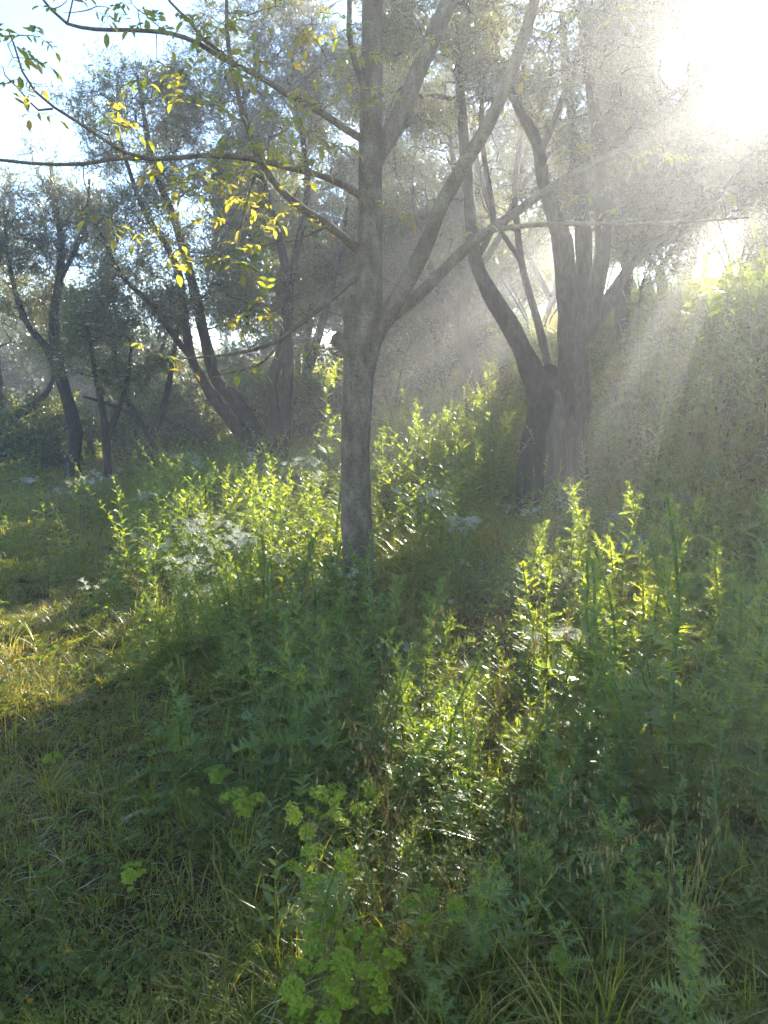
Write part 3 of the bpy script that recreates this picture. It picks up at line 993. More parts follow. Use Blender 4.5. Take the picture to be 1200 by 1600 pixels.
    nodeP = np.concatenate([l[0] for l in limbs] + [trunk_line[0][trunk_line[0][:, 2] > 2.6]])
    own = np.concatenate([np.full(len(l[0]), i) for i, l in enumerate(limbs)] + [np.full((trunk_line[0][:, 2] > 2.6).sum(), len(limbs))])
    nl = len(limbs) + 1
    tw = [MB() for _ in range(nl)]; lf = [MB() for _ in range(nl)]
    order = np.argsort([np.min(np.linalg.norm(nodeP - p, axis=1)) for p, n in pts_all])
    for oi in order:
        p, n = pts_all[oi]
        dv = np.linalg.norm(nodeP - p, axis=1)
        i = int(np.argmin(dv + 0.25 * np.clip(nodeP[:, 2] - p[2], 0, None)))
        L = max(dv[i], 0.05); s = nodeP[i]; ow = own[i]
        m = (s + p) / 2 + q.normal(0, 0.10, 3) * L + np.array([0, 0, 0.08 * L])
        k = max(3, int(L / 0.08)); t = np.linspace(0, 1, k + 1)[:, None]
        pts = (1 - t) ** 2 * s + 2 * t * (1 - t) * m + t * t * p
        tube(tw[ow], pts, np.linspace(0.0030 + 0.0035 * min(1, L), 0.0018, k + 1), 5, cap=False)
        nodeP = np.concatenate([nodeP, pts[1:]]); own = np.concatenate([own, np.full(k, ow)])
        if p[0] < -1.2 and p[2] > 3.0: n = max(1, n - 1)
        for j in range(n):
            b = pts[-1] if j < 2 else pts[-1 - int(q.integers(0, min(3, k)))]
            d = norm(np.array([q.normal(0, 0.9), q.normal(0, 0.9), q.uniform(-0.15, 0.55)]))
            # drooping side (+Y of the template) points down
            z = d; yv = norm(np.array([0, 0, -1.0]) - z * z[2] * -1.0); xv = np.cross(yv, z)
            Mx = np.stack([xv, yv, z], 1)[None] * q.uniform(0.62, 1.0)
            w = int(q.integers(0, len(LT)))
            lf[ow].inst(LT[w][0], Mx, b[None]); tw[ow].inst(LT[w][1], Mx, b[None])
    for i, (p, r, lump) in enumerate(limbs):
        mb = tw[i]; tube(mb, p, r, 16 if r[0] > 0.03 else 9, lump, i)
        lo = mb.build('limb', M['walnut_bark'], root, base, True)
        if lf[i].n: lf[i].build('foliage', M['walnut_leaf'], lo)
        for ch in lo.children:      # twigs were built in world space: bring them under the limb
            ch.location = tuple(-base)
    tube(tw[-1], trunk_line[0], trunk_line[1], 40, 0.024, 3)
    tw[-1].build('trunk', M['walnut_bark'], root, base, True)
    if lf[-1].n: lf[-1].build('foliage', M['walnut_leaf'], root, base)
build_main_tree()

# ------------------------------------------------------------------ olive trees, those with their own drawn stems
def W(px, py, Y, r, n):
    return (at(px, py, Y), r, n)

def build_olives():
    # the old double-trunked olive right of the middle
    Y = 8.5
    st = [
        pxs([(832, 850, 40), (832, 800, 31), (834, 760, 28), (839, 690, 26), (846, 625, 23), (826, 570, 20), (800, 515, 17), (765, 458, 14), (742, 405, 12), (735, 330, 10), (728, 250, 9), (722, 170, 8), (714, 80, 7), (705, -30, 5)], Y, np.linspace(8.5, 8.2, 14)),
        pxs([(884, 855, 52), (884, 800, 42), (885, 740, 38), (890, 660, 33), (895, 600, 29), (894, 540, 28), (893, 490, 24), (884, 430, 21), (879, 380, 18), (864, 330, 14), (848, 280, 12), (840, 225, 10), (806, 160, 8), (778, 90, 6), (760, 10, 4)], Y, np.linspace(8.6, 8.3, 15)),
        pxs([(897, 545, 22), (905, 480, 20), (913, 420, 18), (911, 350, 15), (905, 290, 13), (896, 200, 11), (885, 120, 9), (878, 20, 6)], Y, np.linspace(8.6, 9.0, 8)),
        pxs([(904, 535, 22), (925, 478, 19), (941, 400, 16), (942, 320, 15), (935, 215, 13), (922, 130, 11), (912, 40, 9), (906, -60, 6)], Y, np.linspace(8.5, 8.2, 8)),
        pxs([(912, 530, 18), (944, 480, 15), (970, 438, 11), (998, 398, 9), (1050, 362, 7), (1110, 320, 5), (1160, 260, 3)], Y, np.linspace(8.5, 8.0, 7)),
        pxs([(941, 250, 8), (975, 215, 7), (1010, 175, 6), (1060, 140, 5), (1120, 90, 3)], Y, np.linspace(8.2, 8.6, 5)),
        pxs([(845, 238, 7), (862, 200, 6.5), (880, 150, 6), (905, 80, 4), (925, 0, 3)], Y, np.linspace(8.3, 7.9, 5)),
        pxs([(742, 410, 7), (770, 350, 6), (762, 280, 5.5), (752, 200, 5), (760, 110, 4), (790, 30, 3)], Y, np.linspace(8.3, 8.9, 6)),
        pxs([(862, 690, 20), (862, 640, 22), (860, 600, 20), (860, 582, 17), (860, 572, 13)], 8.55),
    ]
    st = [(p, r * (0.86 if i < 2 else 0.74)) for i, (p, r) in enumerate(st)]
    cr = [W(860, 60, 8.8, (2.1, 1.8, 1.2), 330), W(690, 60, 8.8, (1.2, 1.3, 1.2), 190), W(1060, 120, 8.6, (1.3, 1.6, 1.3), 230), W(960, 290, 9.0, (1.2, 1.0, 0.5), 80), W(1100, 290, 9.2, (1.0, 1.0, 0.5), 90),
          W(900, -160, 8.6, (2.6, 2.2, 0.9), 130), W(1010, 330, 9.2, (0.8, 0.8, 0.5), 25)]
    root, _ = make_tree('olive_tree', 'old olive tree with two dark gnarled trunks fused at the base', 'tree', st, cr, 31,
                        M['olive_bark'], M['olive_leaf'], per=5, lumps=0.095, sides=32, thin=0.85, min_z=2.3, base=at(860, 850, 8.5))
    b = np.array(root.location)
    # strip of bare pale wood between the two trunks
    mb = MB()
    q = np.random.default_rng(8)
    p, r = pxs([(886, 860, 40), (878, 800, 31), (870, 750, 27), (868, 710, 25), (868, 675, 22), (866, 640, 20), (866, 612, 14)], 8.5, [8.44, 8.40, 8.38, 8.38, 8.42, 8.46, 8.50])
    p, r = spline(p, r, 0.04)
    tube(mb, p, r, 26, 0.09, 77)
    mb.build('bare_wood', M['bare_wood'], root, b, True)

    # many-stemmed olive at the left of the middle
    y = 12.0
    st = [
        pxs([(406, 768, 20), (402, 730, 13), (388, 695, 11), (352, 648, 9), (325, 608, 8), (300, 560, 7), (288, 490, 6.5), (280, 430, 6), (258, 380, 5), (225, 330, 4), (200, 260, 3), (180, 190, 2)], y, np.linspace(12, 11.4, 12)),
        pxs([(410, 768, 18), (404, 720, 14), (394, 670, 12), (366, 622, 11), (338, 590, 9), (318, 520, 8), (300, 440, 7), (275, 350, 6), (240, 260, 5), (225, 180, 3), (215, 120, 2)], y, np.linspace(12, 12.2, 11)),
        pxs([(416, 768, 16), (424, 700, 10), (428, 640, 9.5), (424, 600, 9), (440, 545, 8), (452, 470, 7), (440, 390, 6), (415, 300, 5), (390, 220, 4), (380, 140, 2.5)], y, np.linspace(12, 12.2, 10)),
        pxs([(424, 766, 14), (442, 700, 9.5), (446, 630, 9), (450, 560, 8.5), (446, 490, 7), (462, 400, 6), (480, 300, 5), (470, 200, 4), (450, 120, 2.5)], y, np.linspace(12, 12.6, 9)),
        pxs([(300, 560, 5), (275, 530, 4.5), (240, 480, 4), (190, 430, 3.5), (160, 370, 2.5)], y, np.linspace(11.9, 11.3, 5)),
    ]
    cr = [W(230, 220, 11.8, (1.3, 1.3, 1.2), 134), W(330, 190, 12.2, (1.3, 1.3, 1.3), 116), W(430, 230, 12.4, (1.2, 1.2, 1.5), 116),
          W(290, 350, 11.8, (1.4, 1.2, 0.9), 89), W(200, 400, 11.5, (0.9, 0.9, 0.7), 44), W(420, 60, 12.4, (1.2, 1.1, 0.9), 80), W(500, 60, 12.4, (1.3, 1.2, 1.3), 152), W(300, 480, 12.2, (1.3, 1, 0.45), 60), W(400, 450, 12.4, (1.0, 1, 0.6), 44)]
    make_tree('olive_tree', 'olive tree with four thin dark stems fanning out from one base', 'tree', st, cr, 32,
              M['olive_bark'], M['olive_leaf'], per=5, lumps=0.06, min_z=2.0, base=at(412, 768, 12))

    # two-stemmed young olive
    y = 12.5
    st = [
        pxs([(237, 770, 8), (236, 720, 7), (233, 690, 6.5), (212, 650, 5), (194, 615, 4.5), (182, 570, 4), (176, 520, 3)], y),
        pxs([(234, 690, 6), (248, 655, 5), (262, 610, 4.5), (270, 560, 4), (280, 500, 3)], y, np.linspace(12.5, 12.8, 5)),
        pxs([(212, 650, 3.5), (190, 640, 3), (160, 628, 2.5), (130, 620, 2)], y, np.linspace(12.5, 12.2, 4)),
    ]
    cr = [W(175, 500, 12.5, (0.8, 0.9, 0.6), 36), W(275, 480, 12.9, (0.7, 0.8, 0.6), 30), W(230, 560, 12.6, (0.8, 0.6, 0.3), 15)]
    make_tree('olive_tree', 'small young olive tree whose slim trunk forks low into a narrow V', 'tree', st, cr, 33,
              M['olive_bark'], M['olive_leaf'], per=5, lumps=0.05, min_z=1.6, base=at(237, 770, 12.5))

    # olive at the left with a leaning trunk
    y = 14.0
    st = [
        pxs([(116, 760, 14), (113, 720, 11), (118, 680, 11), (110, 640, 10), (98, 600, 9.5), (88, 560, 9), (84, 500, 7), (92, 440, 6), (96, 380, 5), (86, 320, 4), (80, 260, 2.5)], y),
        pxs([(86, 570, 7), (70, 540, 6), (45, 510, 5), (28, 470, 4), (12, 400, 3), (8, 340, 2)], y, np.linspace(14, 13.6, 6)),
        pxs([(92, 440, 4), (118, 390, 3.5), (135, 340, 3), (140, 280, 2)], y, np.linspace(14, 14.3, 4)),
    ]
    cr = [W(60, 340, 14, (1.4, 1.3, 1.1), 147), W(140, 350, 14.4, (1.0, 1.2, 1.0), 86), W(0, 400, 13.8, (1.2, 1.1, 1.1), 86), W(90, 480, 14, (1.2, 1.0, 0.6), 60)]
    make_tree('olive_tree', 'olive tree with dark leaning trunk and grey brown crown against the blue sky', 'tree', st, cr, 34,
              M['olive_bark'], M['olive_leaf'], per=5, lumps=0.06, min_z=2.0, base=at(116, 760, 14))

    # olive cut by the left edge
    y = 16.0
    st = [
        pxs([(-6, 720, 15), (-2, 690, 13), (4, 660, 12), (-6, 600, 10), (-12, 540, 8), (-20, 460, 6), (-30, 380, 4)], y),
        pxs([(4, 668, 9), (25, 650, 7), (52, 634, 6), (75, 610, 4), (90, 570, 3)], y, np.linspace(16, 15.7, 5)),
    ]
    cr = [W(-50, 430, 16, (2.0, 1.8, 1.5), 153), W(60, 540, 15.8, (0.9, 0.9, 0.4), 27)]
    make_tree('olive_tree', 'dark olive tree cut off by the left edge with one low limb reaching right', 'tree', st, cr, 35,
              M['olive_bark'], M['olive_leaf'], per=5, lumps=0.06, min_z=2.3, base=at(-6, 720, 16))

    # olive on the slope behind
    y = 14.5
    st = [
        pxs([(744, 650, 16), (740, 600, 13), (734, 560, 12), (722, 520, 11), (720, 480, 10), (735, 430, 8), (730, 370, 7), (715, 300, 5), (705, 220, 3)], y),
        pxs([(720, 490, 7), (690, 450, 6), (665, 400, 5), (650, 330, 4), (640, 260, 2.5)], y, np.linspace(14.5, 14.8, 5)),
        pxs([(735, 435, 6), (775, 380, 5), (800, 320, 4), (820, 250, 3)], y, np.linspace(14.5, 15, 4)),
    ]
    cr = [W(680, 420, 14.8, (1.5, 1.4, 0.9), 130), W(640, 160, 14.8, (1.7, 1.4, 1.6), 300), W(790, 200, 14.8, (1.6, 1.4, 1.5), 170), W(530, 180, 14.6, (1.5, 1.2, 1.7), 190), W(820, 400, 15, (1.4, 1.3, 0.9), 180), W(950, 330, 15, (1.5, 1.2, 1.1), 170), W(760, 330, 15.2, (1.2, 1.2, 0.9), 110), W(620, 440, 14.2, (1.0, 1.0, 0.7), 60)]
    make_tree('olive_tree', 'olive tree standing on the sunlit slope between the grey trunk and the double trunk', 'tree', st, cr, 36,
              M['olive_bark'], M['olive_leaf'], per=5, lumps=0.06, thin=0.9, min_z=3.2, base=at(744, 640, 14.5))

    # leafless thin tree: bare twigs against the sky
    y = 11.5
    st = [
        pxs([(872, 700, 8), (862, 600, 7), (842, 510, 6), (815, 410, 5), (805, 300, 4.5), (815, 200, 4), (820, 100, 3)], y),
        pxs([(815, 410, 4), (772, 340, 3.5), (745, 250, 3.5), (740, 160, 2.5)], y, np.linspace(11.5, 11.2, 4)),
        pxs([(800, 310, 4), (850, 250, 3.5), (900, 200, 3), (960, 160, 2)], y, np.linspace(11.5, 11.8, 4)),
    ]
    cr = [W(790, 230, 11.5, (1.5, 1.2, 1.5), 260), W(980, 220, 11.7, (1.4, 1.2, 1.3), 200), W(680, 260, 11.5, (0.8, 0.8, 1.2), 80)]
    make_tree('bare_tree', 'leafless tree with a mesh of bare twigs against the bright sky behind the double trunk', 'tree', st, cr, 37,
              M['olive_bark'], M['olive_leaf'], lumps=0.04, min_z=3.0, leaves=False, base=at(872, 690, 11.5))
build_olives()

# ------------------------------------------------------------------ trees further off, each its own object
def generic_tree(x, y, H, cr, seed, label, n=150, group='trees behind and up the slope', name='olive_tree', leafm=None, tpls=None, per=5, scale=(0.9, 1.4), open_=False):
    q = np.random.default_rng(seed)
    z = float(height(x, y))
    b = np.array([x, y, z - 0.1])
    st = []
    r0 = 0.035 + 0.014 * H
    h1 = H * q.uniform(0.16, 0.28)
    p1 = b + np.array([q.normal(0, 0.15), q.normal(0, 0.1), h1])
    k = int(q.integers(2, 4))
    a0 = q.uniform(0, 6.28)
    for i in range(k):
        a = a0 + i * 6.28 / k + q.normal(0, 0.3)
        d = np.array([math.cos(a), math.sin(a), 0]) * cr * 0.45
        p2 = p1 + d * 0.5 + np.array([0, 0, H * 0.2])
        p3 = p1 + d + np.array([0, 0, H * 0.42])
        p4 = p1 + d * 1.25 + np.array([0, 0, H * 0.62])
        if i == 0:
            st.append((np.array([b, (b + p1) / 2 + q.normal(0, 0.05, 3), p1, p2, p3, p4]), np.array([r0 * 1.35, r0, r0 * 0.9, r0 * 0.6, r0 * 0.4, r0 * 0.15])))
        else:
            st.append((np.array([p1 - [0, 0, 0.1], p2, p3, p4]), np.array([r0 * 0.7, r0 * 0.55, r0 * 0.35, r0 * 0.12])))
    c = b + np.array([0, 0, H * 0.60])
    crowns = [(c, (cr, cr, H * 0.38), n if x > -3 else int(n * 0.62))]
    for j in range(3):
        a = q.uniform(0, 6.28)
        crowns.append((c + np.array([math.cos(a) * cr * 0.6, math.sin(a) * cr * 0.6, q.uniform(-0.12, 0.2) * H]), (cr * 0.5, cr * 0.5, H * 0.16), n // 5))
    make_tree(name, label, 'tree', st, crowns, seed, M['olive_bark'], leafm or M['olive_leaf'], per=per, templates=tpls, group=group,
              lumps=0.06, min_z=z + h1 * 0.9, base=b, sides=10, scale=scale, thin=0.58)

FT = FAR_SPRAYS
BG = [
    (2.4, 19.5, 4.4, 2.0, 240, 'olive tree on the slope showing between the two trunks of the old olive', 1),
    (6.0, 18.8, 4.2, 2.3, 240, 'olive tree above the bank just right of the old olive trunk', 1),
    (-12.4, 27.5, 5.2, 3.0, 240, 'tree far back filling the low gap at the left edge', 1),
    (-9.4, 25.0, 4.6, 2.6, 220, 'tree far back between the left edge olive and the leaning trunk', 1),
    (9.2, 12.6, 4.8, 2.6, 260, 'low bushy olive tree on the bank cut off by the right edge', 1),
    (6.3, 16.6, 4.4, 2.6, 260, 'low dense olive tree closing the gap above the bank', 1),
    (-0.2, 20.5, 5.6, 2.9, 260, 'tall olive tree on the slope whose crown fills the gap right of the grey fork', 1),
    # x, y, H, crown radius, n, label, far templates?
    (5.6, 10.8, 4.9, 2.3, 330, 'broad dark olive tree on the bank nearest the sun at the right edge', 0),
    (3.9, 12.6, 5.0, 2.2, 260, 'dark olive tree on the bank just right of the double trunked olive', 0),
    (7.6, 14.5, 4.6, 2.8, 330, 'olive tree lost in sun glare near the top of the bank at far right', 1),
    (1.2, 17.5, 5.2, 2.5, 260, 'olive tree higher up the slope, seen past the bare twigs', 1),
    (-1.6, 16.5, 6.6, 2.6, 280, 'olive tree straight behind the fork of the grey tree', 1),
    (3.8, 18.5, 4.6, 2.6, 260, 'olive tree at the crest behind the double trunked olive', 1),
    (-6.6, 19.5, 5.0, 2.4, 170, 'olive tree behind the small V forked one', 1),
    (-13.5, 24.0, 5.4, 2.8, 160, 'olive tree far back beside the left edge', 1),
    (7.2, 20.0, 4.4, 3.0, 260, 'olive tree on the crest to the right under the glare', 1),
    (11.5, 18.0, 4.2, 3.2, 260, 'olive tree at the far right end of the crest', 1),
    (-2.8, 24.0, 5.0, 2.9, 150, 'tree on the hill seen low between the fanning stems and the grey trunk', 1),
    (0.8, 25.0, 4.6, 2.8, 150, 'tree on the hill directly behind the grey trunk', 1),
    (-12.0, 32.0, 6.0, 3.4, 150, 'distant tree above the meadow at left', 1),
    (4.8, 25.5, 4.2, 3.0, 140, 'tree on the hill behind the bare twigs', 1),
    (-18.0, 33.0, 6.5, 3.6, 150, 'most distant tree beyond the left edge olive', 1),
    (2.0, 31.0, 4.4, 3.4, 130, 'rearmost tree on the hill behind the sunlit slope', 1),
    (-4.5, 34.0, 5.0, 3.5, 130, 'rearmost tree on the hill left of the grey trunk', 1),
]
for i, (x, y, H, cr, n, lab, far) in enumerate(BG):
    generic_tree(x, y, H, cr, 100 + i, lab, n, leafm=M['olive_leaf'] if not far else M['far_leaf'], tpls=None if not far else FT,
                 per=6 if not far else 4)

SHRUBS = [
    (6.6, 18.5, 3.6, 2.2, 'tall bush behind the crest under the glare, left of three'), (9.6, 18.8, 3.8, 2.3, 'tall bush behind the crest under the glare, middle of three'),
    (12.6, 17.5, 3.8, 2.4, 'tall bush behind the crest under the glare, right of three'), (2.4, 22.5, 3.4, 2.2, 'tall bush beyond the crest between slope olive and old olive'),
    (5.2, 22.8, 3.8, 2.3, 'tall bush beyond the crest behind the old olive'), (11.0, 14.2, 3.4, 2.2, 'tall bush on the bank just outside the right edge'),
    (-11.0, 26.5, 3.4, 2.4, 'tall far bush in the sky gap beside the leaning trunk'), (-15.0, 28.0, 3.6, 2.6, 'tall far bush behind the left edge olive'), (-6.3, 24.0, 3.4, 2.3, 'tall far bush behind the V forked olive'),
    (-9.5, 17.5, 1.9, 1.5, 'dark bush under the left olives, farthest left'), (-7.2, 16.0, 1.6, 1.2, 'dark bush between the leaning trunk and the V forked olive'),
    (-5.6, 18.5, 2.0, 1.5, 'bush behind the V forked olive'), (-4.3, 15.8, 1.5, 1.1, 'bush just left of the four stemmed olive'),
    (-2.6, 17.8, 2.2, 1.6, 'bush behind the four stemmed olive, right side'), (-1.3, 14.6, 1.6, 1.1, 'bush between the four stems and the grey trunk'),
    (0.2, 17.0, 2.4, 1.7, 'bush on the slope right behind the grey fork'), (1.6, 19.8, 2.6, 1.8, 'bush at the crest, left of the slope olive'),
    (3.2, 16.4, 2.2, 1.6, 'bush at the crest behind the left trunk of the old olive'), (4.9, 15.6, 2.3, 1.6, 'bush at the crest right of the old olive'),
    (6.4, 14.4, 2.3, 1.6, 'bush at the top of the bank in the glare'), (7.9, 13.0, 2.4, 1.7, 'bush on the bank at far right in the glare'),
    (9.4, 11.2, 2.4, 1.7, 'bush on the bank cut by the right edge'), (-12.5, 21.5, 2.4, 2.0, 'bush at the far end of the meadow behind the left edge olive'),
    (-8.6, 23.5, 2.6, 2.0, 'distant bush in the gap left of the leaning trunk'), (-3.8, 22.5, 2.8, 2.1, 'distant bush on the slope between the fanning stems'),
    (8.8, 16.8, 2.6, 1.9, 'rear bush above the bank near the sun'), (5.2, 19.0, 2.6, 1.9, 'rear bush behind the crest olive'),
]
def build_shrubs():
    for i, (x, y, H, cr, lab) in enumerate(SHRUBS):
        z = float(height(x, y)); b = np.array([x, y, z - 0.05]); q = np.random.default_rng(900 + i)
        st = []
        for k in range(4):
            a = k * 1.57 + q.uniform(0, 1)
            d = np.array([math.cos(a), math.sin(a), 0]) * cr * 0.5
            st.append((np.array([b + d * 0.05, b + d * 0.4 + [0, 0, H * 0.3], b + d + [0, 0, H * 0.6]]), np.array([0.03, 0.022, 0.012])))
        make_tree('shrub', lab, 'shrub', st, [(b + np.array([0, 0, H * 0.52]), (cr, cr, H * 0.5), 110)], 950 + i, M['olive_bark'], M['far_leaf'], per=4,
                  templates=FT, group='bushes under the trees', lumps=0.03, thin=1.0, min_z=z + 0.2, base=b, sides=8, scale=(0.8, 1.2))
build_shrubs()

# white-blossomed shrub behind at left
def build_blossom():
    y = 11.6
    base = at(165, 740, y)
    q = np.random.default_rng(61)
    st = [pxs([(168, 745, 7), (166, 690, 6), (160, 640, 5), (150, 590, 4), (140, 530, 3), (132, 490, 2)], y),
          pxs([(166, 690, 5), (185, 640, 4), (200, 590, 3), (205, 540, 2)], y)]
    cr = [W(150, 520, y, (0.75, 0.6, 0.55), 60), W(195, 580, y, (0.5, 0.5, 0.35), 30), W(110, 560, y, (0.4, 0.5, 0.4), 20)]
    root, br = make_tree('flowering_shrub', 'tall shrub dotted with round white flower heads between left olives', 'shrub', st, cr, 62,
                         M['olive_bark'], M['far_leaf'], per=4, lumps=0.03, min_z=1.0, base=base)
    t = MB()
    for _ in range(70):
        a = q.normal(0, 1, 3); a[2] = abs(a[2]) * 0.6; p = norm(a) * np.array([0.05, 0.05, 0.03])
        roundleaf(t, p, norm(a) + q.normal(0, .3, 3), 0.006, q, 5)
    tp = t.tpl()
    k = 0
    b = np.array(root.location)
    me = None
    for pts, rad in br:
        if q.uniform() < 0.55:
            if me is None:
                mb = MB(); mb.add(tp[0] * 0.6, tp[1]); me = mb.mesh('flower_head', M['white_petal'])
            o = bpy.data.objects.new('flower_head', me); COL.objects.link(o); o.parent = root
            o.location = tuple(pts[-1] + np.array([q.normal(0, .05), -0.05, 0.05]) - b)
            o.scale = (q.uniform(0.7, 1.3),) * 3
            k += 1
            if k > 70: break
build_blossom()

# ------------------------------------------------------------------ countable plants
def make_thistle(seed, H, name='thistle', branches=2, leafy=1.0, wide=0.075):
    q = np.random.default_rng(seed)
    root = empty(name, (0, 0, 0))
    st, lf = MB(), MB()
    bud_at = []
    def stem(b, d, L, r, n, l0, l1, main):
        pts = [np.array(b, float)]; d = norm(np.array(d, float))
        for i in range(8):
            d = norm(d + q.normal(0, 0.085, 3) + np.array([0, 0, 0.06]))
            pts.append(pts[-1] + d * L / 8)
        pts = np.array(pts)
        tube(st, pts, np.linspace(r, r * 0.4, 9), 6, cap=False)
        for k in range(n):
            t = (k + 0.3) / n * 8
            i = min(7, int(t)); p = pts[i] + (pts[i + 1] - pts[i]) * (t - i)
            u = t / 8
            a = k * 2.4 + q.normal(0, 0.35)
            ln = (l0 * (1 - u) ** 1.3 + l1) * q.uniform(0.75, 1.2)
            spiny_leaf(lf, p, (math.cos(a), math.sin(a), 0.35 + 1.0 * u), ln * q.uniform(0.8, 1.15), ln * 0.30, q, 6 if ln > 0.09 else 4, 0.55 - 0.4 * u)
            # spiny wings running down the stem
            for _ in range(2):
                aa = q.uniform(0, 6.28); pp = p + np.array([0, 0, q.uniform(-0.03, 0.03)])
                dd = np.array([math.cos(aa), math.sin(aa), q.uniform(-0.1, 0.6)])
                w = 0.012 + 0.016 * (1 - u)
                lf.add([pp - [0, 0, 0.010], pp + dd * w, pp + [0, 0, 0.012]], [[[0, 1, 2]]])
        bud_at.append(pts[-1])
        return pts
    n = int(H / 0.034 * leafy)
    pts = stem((0, 0, 0), (q.normal(0, 0.05), q.normal(0, 0.05), 1), H, 0.0045 + 0.0065 * H, n, 0.17 + 0.14 * H, 0.055, True)
    for k in range(branches):
        i = int(q.integers(4, 8)); a = q.uniform(0, 6.28)
        stem(pts[i], (math.cos(a) * 0.8, math.sin(a) * 0.8, 1.0), H * q.uniform(0.12, 0.25), 0.003, int(6 * leafy) + 3, 0.07, 0.045, False)
    # basal rosette
    for k in range(7):
        a = k * 0.9 + q.normal(0, 0.2); ln = (0.20 + 0.14 * H) * q.uniform(0.8, 1.2)
        spiny_leaf(lf, np.array([0, 0, 0.02]), (math.cos(a), math.sin(a), 0.5), ln, ln * 0.28, q, 7, 0.6)
    st.build('stem', M['thistle_stem'], root)
    lf.build('foliage', M['thistle'], root)
    t = MB()
    for p in [np.zeros(3)]:
        k = 34
        d = norm(q.normal(0, 1, (k, 3)) + np.array([0, 0, 0.7]))
        for dd in d:
            s = norm(np.cross(dd, [0.3, 0.5, 0.1])) * 0.0035
            t.add([dd * 0.004 - s, dd * 0.004 + s, dd * q.uniform(0.016, 0.026)], [[[0, 1, 2]]])
    me = t.mesh('flower_bud', M['thistle'])
    for p in bud_at:
        o = bpy.data.objects.new('flower_bud', me); COL.objects.link(o); o.parent = root; o.location = tuple(p)
    return root

def make_umbel_plant(seed, H, n_umb=6, feathers=9, name='wild_carrot'):
    q = np.random.default_rng(seed)
    root = empty(name, (0, 0, 0))
    st, lf = MB(), MB()
    def umbel():
        t = MB(); tw = MB()
        R_ = q.uniform(0.028, 0.045)
        for k in range(15):
            a = k * 2.4; rr = R_ * math.sqrt((k + 0.5) / 15)
            e = np.array([math.cos(a) * rr, math.sin(a) * rr, 0.035 - 0.25 * rr])
            t.add([[-0.0006, 0, 0], [0.0006, 0, 0], e + [0.0005, 0, 0], e - [0.0005, 0, 0]], [[[0, 1, 2, 3]]])
            for j in range(7):
                c = e + np.array([q.normal(0, 0.0035), q.normal(0, 0.0035), q.uniform(0, 0.003)])
                roundleaf(t, c, (q.normal(0, .3), q.normal(0, .3), 1), 0.0022, q, 5)
        return t.mesh('flower_head', M['white_petal'])
    um = [umbel() for _ in range(2)]
    pts = [np.zeros(3)]; d = norm(np.array([q.normal(0, 0.1), q.normal(0, 0.1), 1.0]))
    for i in range(7):
        d = norm(d + q.normal(0, 0.05, 3)); pts.append(pts[-1] + d * H / 7)
    pts = np.array(pts)
    tube(st, pts, np.linspace(0.004, 0.0015, 8), 5, cap=False)
    ends = [(pts[-1], d)]
    for k in range(n_umb - 1):
        i = int(q.integers(3, 7)); a = q.uniform(0, 6.28); L = (H - pts[i][2]) * q.uniform(0.7, 1.15) + 0.05
        dd = norm(np.array([math.cos(a) * 0.55, math.sin(a) * 0.55, 1]))
        t = np.linspace(0, 1, 5)[:, None]
        pp = pts[i] + dd * L * t + np.array([0, 0, 0.1]) * L * t * t
        tube(st, pp, np.linspace(0.0022, 0.0011, 5), 4, cap=False)
        ends.append((pp[-1], dd))
        feather_leaf(lf, pts[i], (math.cos(a), math.sin(a), 0.5), 0.09, q, 6)
    for k in range(feathers):
        z = q.uniform(0.02, 0.55) ** 1.3
        i = min(6, int(z * 7)); a = q.uniform(0, 6.28)
        feather_leaf(lf, pts[i], (math.cos(a), math.sin(a), q.uniform(0.4, 1.1)), 0.20 * (1 - 0.5 * z), q, 9)
    st.build('stem', M['thistle_stem'], root)
    lf.build('foliage', M['feather'], root)
    for p, d in ends:
        o = bpy.data.objects.new('flower_head', um[int(q.integers(0, 2))]); COL.objects.link(o); o.parent = root
        o.location = tuple(p); o.rotation_euler = (q.normal(0, .25), q.normal(0, .25), q.uniform(0, 6.28)); o.scale = (q.uniform(0.75, 1.25),) * 3
    return root

